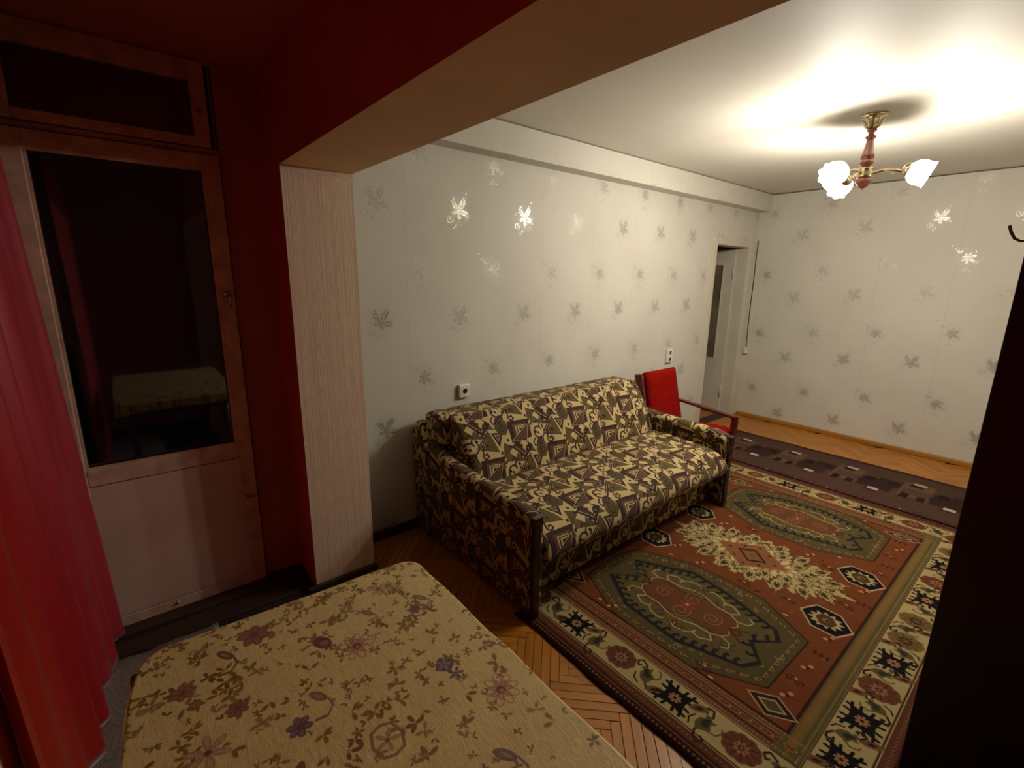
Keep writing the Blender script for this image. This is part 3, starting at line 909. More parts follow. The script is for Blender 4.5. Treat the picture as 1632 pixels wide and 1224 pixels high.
        for _ in range(240):
            a, b = r7.uniform(-.45, .45), r7.uniform(-.32, .32)
            if abs(a) / .52 + abs(b) / .52 > 1.02: continue
            S([t(*p) for p in curl(a, b, r7.uniform(.008, .017), r7.uniform(.4, .9), r7.uniform(0, 6), r7.choice((-1, 1)), 8)], .0045, r7.choice([(140, 118, 68), (62, 46, 28), (124, 74, 44), (150, 130, 80)]))
        # dark hooked octagon
        octo = [(-.405, -.11), (-.20, -.245), (.10, -.27), (.36, -.18), (.405, -.10), (.325, 0), (.405, .10), (.36, .17), (.09, .245), (-.12, .275), (-.40, .115), (-.30, 0)]
        P([t(*p) for p in octo], (40, 36, 38))
        ins = [(-.385, -.098), (-.193, -.226), (.097, -.250), (.346, -.166), (.382, -.092), (.302, 0), (.382, .092), (.346, .156), (.088, .226), (-.115, .254), (-.378, .102), (-.276, 0)]
        P([t(*p) for p in ins], ol)
        for i in range(len(ins)):    # latch hooks
            a, b = Vector(ins[i] + (0,)), Vector(ins[(i + 1) % len(ins)] + (0,))
            Ld = (b - a).length; n = int(Ld / .042)
            if n < 2: continue
            e = (b - a) / Ld; nn = Vector((-e.y, e.x, 0))
            if nn.dot(-(a + b)) < 0: nn = -nn
            for k in range(n):
                p = a + e * (k + .5) * Ld / n
                h = [p - e * .012 - nn * .006, p + nn * .028 - e * .004, p + nn * .038 + e * .008, p + nn * .028 + e * .020, p + nn * .018 + e * .018, p + nn * .020 + e * .008, p + e * .008 - nn * .006]
                P([t(v.x, v.y) for v in h], (40, 36, 38))
        r9 = random.Random(21)
        for _ in range(90):      # arabesques over the green ground
            a, b = r9.uniform(-.37, .37), r9.uniform(-.2, .2)
            if abs(a) / .40 + abs(b) / .34 > 1.05: continue
            S([t(*p) for p in curl(a, b, r9.uniform(.012, .026), r9.uniform(.5, 1.1), r9.uniform(0, 6), r9.choice((-1, 1)), 10)], .0045, r9.choice([(66, 56, 34), (128, 104, 60), (112, 60, 36), (70, 40, 26)]))
            if r9.random() < .3: D(*t(a, b), .008, (124, 70, 42), .005, a * 9)
        # rust centre with scroll
        cen = [(-.26, 0), (-.20, .085), (-.05, .07), (.06, .12), (.20, .085), (.27, 0), (.20, -.085), (.04, -.075), (-.06, -.12), (-.20, -.085)]
        P([t(*p) for p in cen], (108, 66, 42)); S([t(*p) for p in cen], .004, dkr, True)
        for (a, b, sg) in ((-.13, .0, 1), (.13, .0, -1), (0, .06, 1), (0, -.06, -1)):
            S([t(*p) for p in curl(a, b, .048, 1.6, 1.0, sg)], .005, (158, 104, 66))
        for a in range(6):
            th = a * pi / 3; D(*t(.028 * cos(th), .028 * sin(th)), .013, (150, 70, 50), .008, th)
        D(*t(0, 0), .010, (206, 150, 96))
        # cream antler scrolls
        for (sa, sb) in ((-1, 1), (1, 1), (-1, -1), (1, -1)):
            def s2(p): return t(p[0] * sa, p[1] * sb)
            S([s2(p) for p in [(.03, .125), (.10, .10), (.17, .10), (.20, .135), (.155, .165), (.115, .155), (.12, .135)]], .0075, crm)
            S([s2(p) for p in [(.17, .10), (.215, .075), (.26, .09), (.27, .125), (.245, .14)]], .0065, crm)
            S([s2(p) for p in [(.115, .155), (.09, .18), (.04, .19), (.02, .175)]], .006, crm)
            S([s2(p) for p in [(.215, .075), (.235, .04), (.22, .02)]], .0055, crm)
            S([s2(p) for p in [(.0, .13), (-.03, .125)]], .004, crm)
        for (a, b) in ((-.21, .0), (.215, 0)):
            for s_ in (-1, 1): S([t(a, b), t(a * 1.35, b + .05 * s_)], .005, dkr)
        for (a, b) in ((-.02, .17), (.03, -.165)): D(*t(a, b), .014, dkr, .010); D(*t(a, b), .006, (196, 150, 110))
    medallion(2.005, 1); medallion(2 * cy - 2.005, -1)
    r8 = random.Random(8)
    for _ in range(230):     # tiny figures scattered over the red ground
        x, y = r8.uniform(fx0 + .02, fx1 - .02), r8.uniform(fy0 + .02, fy1 - .02)
        if abs(y - 2.005) < .33 or abs(y - 2 * cy + 2.005) < .33:
            if abs(x - 1.525) < .47: continue
        k = r8.random()
        if k < .5: S(curl(x, y, r8.uniform(.008, .018), .8, r8.uniform(0, 6), 1, 8), .004, r8.choice([(88, 44, 28), (142, 94, 58), (96, 76, 44)]))
        elif k < .8: S([(x - .012, y), (x + .012, y + r8.uniform(-.01, .01))], .005, (70, 34, 24)); S([(x, y - .010), (x, y + .010)], .004, (70, 34, 24))
        else: D(x, y, .008, (150, 104, 66), .005, x * 20)
    # ---- cream burst in the middle
    def burst(k, c, jag):
        pts = []
        lob = [(0, .255), (.045, .20), (.10, .262), (.135, .17), (.20, .235), (.215, .14), (.29, .19), (.29, .105), (.375, .135), (.36, .065), (.45, .07), (.41, .03), (.53, 0)]
        full = lob + [(a, -b) for a, b in reversed(lob[:-1])] + [(-a, -b) for a, b in lob[1:]] + [(-a, b) for a, b in reversed(lob[1:-1])]
        for i, p in enumerate(full):
            nx = full[(i + 1) % len(full)]
            for s_ in range(4):
                w = s_ / 4; a, b = p[0] + (nx[0] - p[0]) * w, p[1] + (nx[1] - p[1]) * w
                j = jag * (1 if s_ % 2 else -1); Ln = hypot(a, b) + 1e-6
                pts.append((1.535 + (a + a / Ln * j) * k, cy - .002 + (b + b / Ln * j) * k))
        P(pts, c)
    burst(1.0, crm, .010); 
    for k, c in ((.87, (104, 84, 46)), (.80, (66, 44, 28)), (.77, crm), (.64, (120, 96, 52)), (.58, (206, 186, 132)), (.46, (150, 88, 52)), (.42, crm), (.34, (128, 92, 52))): burst(k, c, .012)
    def palm(px_, py_, th, L, w):
        ca, sa = cos(th), sin(th)
        def t(a, b): return (px_ + (a * ca - b * sa), py_ + (a * sa + b * ca))
        ol_ = [(-.45, .12), (-.30, .42), (-.12, .34), (-.02, .62), (.16, .44), (.30, .66), (.42, .34), (.62, .40), (.66, .14), (.98, .0), (.66, -.14), (.62, -.40), (.42, -.34), (.30, -.66), (.16, -.44), (-.02, -.62), (-.12, -.34), (-.30, -.42), (-.45, -.12)]
        P([t(a * L * 1.05, b * w * 1.12) for a, b in ol_], (50, 32, 22))
        P([t(a * L, b * w) for a, b in ol_], crm)
        P([t(.08 * L + a * L * .60, b * w * .62) for a, b in ol_], (92, 78, 38))
        P([t(.12 * L + a * L * .30, b * w * .34) for a, b in ol_], (64, 36, 24))
        S([t(-.5 * L, 0), t(.1 * L, 0)], .005, crm)
    for ring, (n, ex, ey, L, w) in enumerate(((18, .400, .185, .090, .052), (14, .270, .120, .070, .042))):
        for a in range(n):
            th = (a + .5 * ring) * 2 * pi / n; x, y = 1.535 + ex * cos(th), cy + ey * sin(th)
            palm(x, y, atan2(sin(th) * ex * 1.0, cos(th) * ey * 1.25), L * (1.2 if abs(cos(th)) > .9 and ring == 0 else 1), w)
    for sx in (-1, 1):
        P([(1.535 + sx * .42, cy + .018), (1.535 + sx * .53, cy), (1.535 + sx * .42, cy - .018)], crm)
    dmp = [(-.20, 0), (-.06, .105), (0, .15), (.06, .105), (.20, 0), (.06, -.105), (0, -.15), (-.06, -.105)]
    P([(1.53 + a, cy + b) for a, b in dmp], pink)
    for k, c in ((.56, (56, 28, 22)), (.44, (118, 94, 54)), (.30, (150, 90, 58)), (.16, (110, 86, 48))):
        P([(1.53 + a * k * 1.6, cy + b * k * 1.35) for a, b in [(-.10, .02), (-.01, .10), (.10, -.02), (.01, -.10)]], c)
    for (a, b) in ((-.13, 0), (.13, 0), (0, .115), (0, -.115), (-.07, .07), (.07, -.07), (.07, .07), (-.07, -.07)): D(1.53 + a, cy + b, .009, (70, 34, 26))
    # ---- dark saw-edged hexagons and diamonds
    def hexm(x, y):
        hx = [(-.105, .0), (-.065, .085), (.035, .085), (.105, .0), (.065, -.085), (-.035, -.085)]
        P([(x + a * 1.1, y + b * 1.1) for a, b in hx], (196, 164, 130)); P([(x + a, y + b) for a, b in hx], blk)
        n = 24; pts = []
        for i in range(n):
            th = i * 2 * pi / n; k = .072 if i % 2 else .050
            pts.append((x + k * 1.08 * cos(th), y + k * .92 * sin(th)))
        P(pts, crm); P([(x + a * .44, y + b * .5) for a, b in hx], (84, 62, 36))
        D(x, y, .016, (140, 112, 62)); D(x + .006, y, .008, dkr)
    def diam(x, y):
        dd = [(-.085, 0), (0, .055), (.085, 0), (0, -.055)]
        P([(x + a * 1.14, y + b * 1.14) for a, b in dd], (190, 150, 112)); P([(x + a, y + b) for a, b in dd], (52, 30, 26))
        P([(x + a * .66, y + b * .66) for a, b in dd], crm); P([(x + a * .5, y + b * .5) for a, b in dd], (90, 76, 44))
    for y in (2.425, 2.955): hexm(2.005, y); hexm(1.06, y)
    for y in (1.735, cy * 2 - 1.735): diam(2.04, y); diam(1.0, y)
    # little field ornaments
    for (x, y, k) in [(2.06, 2.30, 0), (2.03, 2.62, 1), (2.085, 2.70, 2), (2.06, 2.83, 0), (2.06, 3.08, 1), (2.07, 3.20, 2), (2.07, 2.16, 2), (2.06, 2.04, 0), (2.05, 1.93, 1), (2.06, 1.83, 0),
                      (1.78, 1.70, 1), (1.30, 1.70, 0), (1.62, 2.40, 1), (1.38, 2.39, 0), (1.83, 2.44, 1), (1.2, 2.45, 0), (1.40, 3.0, 1), (1.75, 2.98, 0), (1.86, 2.92, 1), (1.25, 2.93, 0),
                      (1.0, 2.7, 1), (.97, 2.56, 0), (.97, 2.15, 2), (.97, 3.2, 0), (2.05, 3.33, 1), (2.07, 3.47, 0), (2.05, 3.58, 2), (.96, 1.92, 1), (.96, 3.45, 1)]:
        if k == 0:
            for a in range(5): D(x + .018 * cos(a * 1.257), y + .018 * sin(a * 1.257), .010, (196, 138, 96) if a % 2 else (120, 50, 34))
            D(x, y, .007, dkr)
        elif k == 1:
            S(curl(x - .02, y, .018, 1.2, 0, 1), .005, dkr); S(curl(x + .02, y, .018, 1.2, pi, 1), .005, dkr); D(x, y + .012, .007, (196, 140, 96))
        else:
            S([(x - .03, y), (x + .03, y)], .006, (60, 28, 24))
            for a in (-.025, 0, .025): S([(x + a, y - .016), (x + a, y + .016)], .006, (60, 28, 24))
    return C.image('rug_pattern')
def sheet_mat_uv(o, x0, x1, y0, y1):
    me = o.data; uvl = me.uv_layers.new(name='uv')
    for lp in me.loops:
        c = me.vertices[lp.vertex_index].co
        uvl.data[lp.index].uv = ((c.x - x0) / (x1 - x0), (c.y - y0) / (y1 - y0))
def textile(name, mat, x0, x1, y0, y1, z0, th, nx, ny, edge_wob=.004, zwob=.0015, seed=1, zf=None, uvr=None, tuck=False):
    rr = random.Random(seed); vs, fs = [], []
    ph = [rr.uniform(0, 6.28) for _ in range(8)]
    for lay in (1, 0):
        for j in range(ny + 1):
            for i in range(nx + 1):
                uu, vv = i / nx, j / ny
                xl = x0 + (.50 * max(0, 1 - max(0, (vv - .06) / .55)) if tuck else 0)   # corner turned in under the sofa
                x, y = xl + (x1 - xl) * uu, y0 + (y1 - y0) * vv
                ex = edge_wob * (sin(vv * 17 + ph[0]) + .6 * sin(vv * 41 + ph[1])); ey = edge_wob * (sin(uu * 15 + ph[2]) + .6 * sin(uu * 37 + ph[3]))
                x += ex * (2 * uu - 1) ** 4 * (1 if uu > .5 else -1); y += ey * (2 * vv - 1) ** 4 * (1 if vv > .5 else -1)
                zz = z0 + (th + zwob * (sin(uu * 23 + vv * 9 + ph[4]) + sin(vv * 31 - uu * 12 + ph[5])) * .5 if lay else 0)
                if zf: zz += zf(x, y)
                vs.append((x, y, zz))
    off = (nx + 1) * (ny + 1)
    for j in range(ny):
        for i in range(nx):
            a = j * (nx + 1) + i; fs.append((a, a + 1, a + nx + 2, a + nx + 1)); fs.append((off + a, off + a + nx + 1, off + a + nx + 2, off + a + 1))
    for i in range(nx):
        a = i; fs.append((a, off + a, off + a + 1, a + 1)); b = ny * (nx + 1) + i; fs.append((b, b + 1, off + b + 1, off + b))
    for j in range(ny):
        a = j * (nx + 1); fs.append((a, a + nx + 1, off + a + nx + 1, off + a)); b = a + nx; fs.append((b, off + b, off + b + nx + 1, b + nx + 1))
    o = mesh_from(name, vs, fs, mat, smooth=False)
    for p in o.data.polygons:
        if abs(p.normal.z) > .8: p.use_smooth = True
    sheet_mat_uv(o, *(uvr or (x0, x1, y0, y1)))
    return o
RUG = print_mat('rug_wool', rug_image(), rough=.95, weave=260, bstr=.6, spec=.1, var=.34, dark=.72)
rug = textile('rug', RUG, RX0, RX1, RY0, RY1, .0005, .008, 40, 60, .004, .0015, 4, uvr=(RX0, RX1, RY0, RY1), tuck=True)
tag(rug, 'large terracotta and olive oriental rug with white patterned border, in front of the sofa', 'rug')

# ---- runner along the back wall
NX0, NX1, NY0, NY1 = .20, 3.05, 4.095, 5.0
def runner_image():
    W, H = NX1 - NX0, NY1 - NY0
    C = Cv(W, H, 420, (84, 60, 50))
    base, dk, bl, wh, olv = (84, 60, 50), (60, 38, 34), (40, 26, 28), (196, 174, 162), (100, 80, 58)
    rr = random.Random(5)
    def R(x0, x1, y0, y1, c): C.poly([(x0 - NX0, y0 - NY0), (x1 - NX0, y0 - NY0 - .004), (x1 - NX0, y1 - NY0), (x0 - NX0, y1 - NY0 + .004)], c)
    R(NX0, NX1, NY0, NY0 + .05, (92, 58, 54)); R(NX0, NX1, NY1 - .03, NY1, (80, 50, 46))
    x = NX0
    while x < NX1:
        w = rr.uniform(.03, .10); h = rr.uniform(.004, .014)
        R(x, x + w, NY0 + .052, NY0 + .052 + h, bl); R(x, x + w, NY1 - .032 - h, NY1 - .032, bl)
        x += w + rr.uniform(.002, .02)
    for k in range(-2, 5):
        X = 1.246 + .456 * k
        R(X - .12, X + .10, 4.41, 4.64, dk); R(X - .02, X + .13, 4.55, 4.71, dk); R(X - .10, X - .03, 4.58, 4.67, bl); R(X + .05, X + .10, 4.60, 4.66, bl); R(X - .13, X - .06, 4.50, 4.57, (54, 34, 38))
        R(X - .035, X + .035, 4.375, 4.425, wh); R(X - .05, X + .03, 4.345, 4.375, dk)
        Y = X + .225
        R(Y - .09, Y + .10, 4.43, 4.78, olv); R(Y - .07, Y + .12, 4.50, 4.62, (90, 64, 52))
        R(Y - .065, Y - .015, 4.40, 4.50, bl); R(Y + .035, Y + .085, 4.40, 4.49, bl)
        R(Y - .05, Y + .03, 4.69, 4.74, bl); R(Y - .035, Y + .045, 4.745, 4.785, wh)
        R(X - .002, X + .004, 4.985, 5.0, wh); R(Y - .002, Y + .004, 4.10, 4.15, wh)
    return C.image('runner_pattern')
RUNNER = print_mat('runner_wool', runner_image(), rough=.95, weave=300, bstr=.5, spec=.1, var=.15, dark=.78)
run = textile('runner_rug', RUNNER, NX0, NX1, NY0, NY1, .0005, .007, 40, 12, .004, .001, 9,
              zf=lambda x, y: .0115 * max(0, min(1, (4.16 - y) / .03)) if x < RX1 + .02 else 0)
tag(run, 'dark purple-brown runner rug with small white rectangles along the back wall', 'rug')

gr = textile('woven_rug', GREYRUG, .235, 3.2, -.345, .17, .0035, .010, 40, 16, .006, .002, 12)
tag(gr, 'grey woven rug under the cloth-covered table near the curtain', 'rug')

# ================================================================== sofa
sofa = tag(empty('sofa', (.1, 2.27, 0)), 'long sofa bed in black, olive and cream geometric fabric with dark wooden arm fronts', 'sofa')
U = (1 / FW, 1 / FH)
SY0, SY1 = 1.302, 3.215
AW = .092
# base box, set back under the seat
m = MB(); m.box(.10, 1.0, SY0 + AW, SY1 - AW, .03, .285, bev=.01); m.build('base', SOFA, sofa, uv=(*U, 1.52, .15))
# folded skirt band below the seat
m = MB()
# seat cushion: loft along y, profile rounded at the front
def seat_prof(y):
    e = min((y - (SY0 + AW)), (SY1 - AW - y)); k = min(1, e / .05); k = sqrt(max(0, 1 - (1 - k) ** 2))
    dome = .012 * sin(pi * (y - SY0 - AW) / (SY1 - SY0 - 2 * AW))
    zt = .436 + dome - .03 * (1 - k)
    sag = -.012 * (math.exp(-((y - 2.02) / .03) ** 2) + math.exp(-((y - 2.55) / .03) ** 2))
    pts = [(.30, .30), (.30, .42), (.33, zt - .01)]
    for i in range(9): pts.append((.40 + (.98 - .40) * i / 8, zt + .012 * sin(pi * i / 8)))
    for i in range(1, 9):
        a = pi / 2 * (1 - i / 8); pts.append((.98 + .165 * cos(a) + sag * .6, zt - .125 + .125 * sin(a)))
    pts += [(1.138 + sag, .30), (1.12 + sag, .268), (1.06, .262), (.60, .262)]
    return pts
ys = [SY0 + AW + .002, SY0 + AW + .01, SY0 + AW + .03] + [SY0 + AW + .05 + i * (SY1 - SY0 - 2 * AW - .10) / 40 for i in range(41)] + [SY1 - AW - .03, SY1 - AW - .01, SY1 - AW - .002]
seat = loft('seat', [[(x, y, z) for x, z in seat_prof(y)] for y in ys], SOFA, sofa)
def arc_uv(o, prof_of, ys, u0, v0, start):
    """u along y, v along the cloth measured round the profile"""
    me = o.data; uvl = me.uv_layers.new(name='uv'); n = len(prof_of(ys[0]))
    pr = prof_of(ys[len(ys) // 2]); arc = [0]
    for i in range(1, n): arc.append(arc[-1] + hypot(pr[i][0] - pr[i - 1][0], pr[i][1] - pr[i - 1][1]))
    for p in me.polygons:
        if len(p.vertices) != 4 or max(p.vertices) >= n * len(ys):
            for li in p.loop_indices:
                c = me.vertices[me.loops[li].vertex_index].co; uvl.data[li].uv = (c.x / FW, c.z / FH)
            continue
        ks = [me.loops[li].vertex_index % n for li in p.loop_indices]
        wrapq = max(ks) - min(ks) > n / 2
        for li, k in zip(p.loop_indices, ks):
            c = me.vertices[me.loops[li].vertex_index].co
            a = arc[k] + (arc[-1] + .05 if wrapq and k < n / 2 else 0)
            uvl.data[li].uv = ((c.y - u0) / FW, (start - a - v0) / FH)
# arc length 0 at the back foot of the seat; row of squares at x = 1.118
arc_uv(seat, seat_prof, ys, 1.505, 0.0, .985)
# back cushion, leaning
def back_prof(y):
    e = min(y - (SY0 + AW + .010), (SY1 - AW - .008) - y); k = min(1, e / .05); k = sqrt(max(0, 1 - (1 - k) ** 2))
    pk = sum(math.exp(-((y - c) / .022) ** 2) for c in (2.02, 2.56))
    b = .045 * k - .022 * pk
    A, B = Vector((.550, .412)), Vector((.355, .790))
    d = (B - A); nrm = Vector((d.y, -d.x)).normalized()
    pts = []
    for i in range(11):
        s_ = i / 10; p = A + d * s_ + nrm * (b * (sin(pi * min(1, s_ * .92 + .06)) ** .6) - .02)
        pts.append((p.x, p.y))
    for i in range(1, 7):
        a = pi * i / 7 * .9
        c = B - nrm * .065
        pts.append((c.x + .055 * (nrm.x * cos(a) + d.normalized().x * sin(a) * .65), c.y + .055 * (nrm.y * cos(a) + d.normalized().y * sin(a) * .65) + .002))
    pts += [(.235, .68), (.30, .50), (.40, .40)]
    return pts
yb0, yb1 = SY0 + AW + .012, SY1 - AW - .010
ysb = [yb0, yb0 + .01, yb0 + .03] + [yb0 + .05 + i * (yb1 - yb0 - .10) / 56 for i in range(57)] + [yb1 - .03, yb1 - .01, yb1]
bk = loft('backrest', [[(x, y, z) for x, z in back_prof(y)] for y in ysb], SOFA, sofa)
def arc_uv_up(o, prof_of, ys, u0, c0):
    me = o.data; uvl = me.uv_layers.new(name='uv'); n = len(prof_of(ys[0])); pr = prof_of(ys[len(ys) // 2]); arc = [0]
    for i in range(1, n): arc.append(arc[-1] + hypot(pr[i][0] - pr[i - 1][0], pr[i][1] - pr[i - 1][1]))
    for p in me.polygons:
        if len(p.vertices) != 4:
            for li in p.loop_indices:
                c = me.vertices[me.loops[li].vertex_index].co; uvl.data[li].uv = (c.x / FW, c.z / FH)
            continue
        ks = [me.loops[li].vertex_index % n for li in p.loop_indices]; wq = max(ks) - min(ks) > n / 2
        for li, k in zip(p.loop_indices, ks):
            c = me.vertices[me.loops[li].vertex_index].co
            uvl.data[li].uv = ((c.y - u0) / FW, (arc[k] + (arc[-1] if wq and k < n / 2 else 0) - c0) / FH)
arc_uv_up(bk, back_prof, ysb, 1.555, .10)
# back frame roll behind the cushion
m = MB(); m.box(.085, .30, SY0 + .045, SY1 - .075, .12, .795, bev=.032, seg=4); m.build('back_frame', SOFA, sofa, uv=(*U, 1.3, .2), smooth=False)
# arms
ARM = [(.025, .705), (.045, .728), (.075, .732), (.105, .712), (.14, .675), (.18, .642), (.24, .610), (.32, .586), (.42, .570), (.55, .560), (.72, .557), (.90, .553), (1.03, .547), (1.085, .532), (1.105, .508)]
ARM = [(x, z + (.010 if x > .2 else 0)) for x, z in ARM]
def arm(y0, y1, name='armrest'):
    rings = []
    rd = .038
    for (x, zt) in ARM:
        ring = [(x, y0 + .012, .035)]
        for i in range(7):
            a = pi - (pi / 2) * i / 6; ring.append((x, y0 + rd + rd * cos(a), zt - rd + rd * sin(a)))
        for i in range(7):
            a = pi / 2 - (pi / 2) * i / 6; ring.append((x, y1 - rd + rd * cos(a), zt - rd + rd * sin(a)))
        ring.append((x, y1, .035))
        rings.append(ring)
    # denser rings for smoothness of the curve
    o = loft(name, rings, SOFA, sofa)
    # cloth runs over the arm: v measured round the ring
    me = o.data; uvl = me.uv_layers.new(name='uv'); n = len(rings[0])
    for p in me.polygons:
        ks = [me.loops[li].vertex_index % n for li in p.loop_indices]; wq = max(ks) - min(ks) > n / 2
        for li, k in zip(p.loop_indices, ks):
            vi = me.loops[li].vertex_index; c = me.vertices[vi].co
            if len(p.vertices) != 4: uvl.data[li].uv = (c.y / FW, c.z / FH); continue
            zt = ARM[vi // n][1]
            if k <= 1: a = (c.z - zt)
            elif k >= n - 2: a = (zt - c.z) + .10
            else: a = (c.y - y0)
            if k == n - 1: a = .10 + zt - .035
            if k == 0: a = -(zt - .035) if not wq else .10 + zt
            uvl.data[li].uv = ((c.x - .25) / FW, a / FH + .3)
    # wooden front
    t = MB()
    prof = [(0, .0), (0, .40), (.004, .47), (-.004, .50)]
    t.box(1.104, 1.130, y0 + .014, y0 + .060, .0095, .508, bev=.006)
    t.obox((1.119, y0 + .038, .518), (1, 0, 0), (0, 1, 0), (0, 0, 1), .016, .032, .022, bev=.009, seg=3)
    t.build('arm_front', ARMWOOD, o)
    t = MB(); t.box(1.098, 1.112, y0 + .004, y1 - .002, .04, .503, bev=.008); t.build('front_panel', SOFA, o, uv=(*U, .3, .1))
    return o
arm(SY0, SY0 + AW)
arm(SY1 - AW, SY1)
for (x, y) in ((.12, SY0 + .03), (.12, SY1 - .07)):
    m = MB(); m.box(x, x + .04, y, y + .04, 0, .04); m.build('foot', ARMWOOD, sofa)

# ================================================================== armchair
ch = tag(empty('armchair', (.55, 3.57, 0)), 'low armchair with bright red seat and back and varnished dark wood arms, beyond the sofa', 'armchair')
cy0, cy1 = 3.335, 3.815
def side(y, nm):
    m = MB()
    m.obox((.575, y, .497), (1, 0, -.09), (0, 1, 0), (.09, 0, 1), .275, .024, .012, bev=.008, seg=2)
    m.build('armrest', CHAIRWOOD, ch)
    m = MB(); m.obox((.825, y, .245), (0.06, 0, 1), (0, 1, 0), (1, 0, -.06), .243, .016, .026, bev=.006); m.build('leg', CHAIRWOOD, ch)
    m = MB(); m.obox((.300, y + (-.006 if y < 3.5 else .006), .405), (-.24, 0, 1), (0, 1, 0), (1, 0, .24), .40, .016, .036, bev=.008); m.build('leg', CHAIRWOOD, ch)
    m = MB(); m.box(.30, .80, y - .012, y + .012, .25, .30, bev=.005); m.build('side_rail', CHAIRWOOD, ch)
side(cy0, 'l'); side(cy1, 'r')
# back posts carried by the legs above; padded back and seat
def pad(name, c, ax, up, hx, hy, hz, seed):
    """soft pad: grid box with rounded edge"""
    rr = random.Random(seed); nx, ny = 14, 14
    ax, up = Vector(ax).normalized(), Vector(up).normalized(); nn = ax.cross(up)
    vs, fs = [], []
    for lay in (1, -1):
        for j in range(ny + 1):
            for i in range(nx + 1):
                a, b = 2 * i / nx - 1, 2 * j / ny - 1
                ed = (1 - abs(a) ** 8) * (1 - abs(b) ** 8)
                wob = .004 * sin(i * 1.9 + seed) * sin(j * 2.3) + rr.uniform(-.002, .002)
                p = Vector(c) + ax * a * hx * (1 + .012 * sin(j * 2.1 + seed)) + up * b * hy + nn * lay * (hz * (.35 + .65 * ed ** .5) + (wob if lay == 1 else 0))
                vs.append(tuple(p))
    off = (nx + 1) * (ny + 1)
    for j in range(ny):
        for i in range(nx):
            a = j * (nx + 1) + i; fs.append((a, a + 1, a + nx + 2, a + nx + 1)); fs.append((off + a, off + a + nx + 1, off + a + nx + 2, off + a + 1))
    for i in range(nx):
        a = i; fs.append((a, off + a, off + a + 1, a + 1)); b = ny * (nx + 1) + i; fs.append((b, b + 1, off + b + 1, off + b))
    for j in range(ny):
        a = j * (nx + 1); fs.append((a, a + nx + 1, off + a + nx + 1, off + a)); b = a + nx; fs.append((b, off + b, off + b + nx + 1, b + nx + 1))
    o = mesh_from(name, vs, fs, REDCLOTH, ch, smooth=True); return o
pad('backrest', (.300, 3.575, .565), (0, 1, 0), (-.24, 0, 1), .218, .250, .040, 3)
pad('seat', (.55, 3.575, .335), (0, 1, 0), (-1, 0, -.12), .215, .28, .045, 8)
m = MB(); m.obox((.222, 3.575, .70), (0, 1, 0), (1, 0, 0), (0, 0, 1), .225, .010, .035, bev=.005); m.build('back_rail', CHAIRWOOD, ch)

ch.location.z = .009
# ================================================================== table and its cloth
TZ = .745
tab = tag(empty('table', (1.9, .25, 0)), 'reddish-brown wooden table hidden under the shiny floral cloth beside the pillar', 'table')
m = MB(); m.box(1.36, 2.46, -.085, .59, TZ - .024, TZ - .002, bev=.006); m.build('tabletop', TABLEWOOD, tab)
m = MB()
for (a, b, c, d) in ((1.42, 2.40, -.03, -.01), (1.42, 2.40, .515, .535), (1.40, 1.42, -.03, .535), (2.40, 2.42, -.03, .535)): m.box(a, b, c, d, TZ - .11, TZ - .024)
m.build('apron', TABLEWOOD, tab)
for (x, y) in ((1.42, -.02), (1.42, .525), (2.40, -.02), (2.40, .525)):
    m = MB(); m.tube([(x, y, .014 if y < .5 else .014), (x, y, TZ - .024)], [.014, .024], 12); m.build('leg', TABLEWOOD, tab)

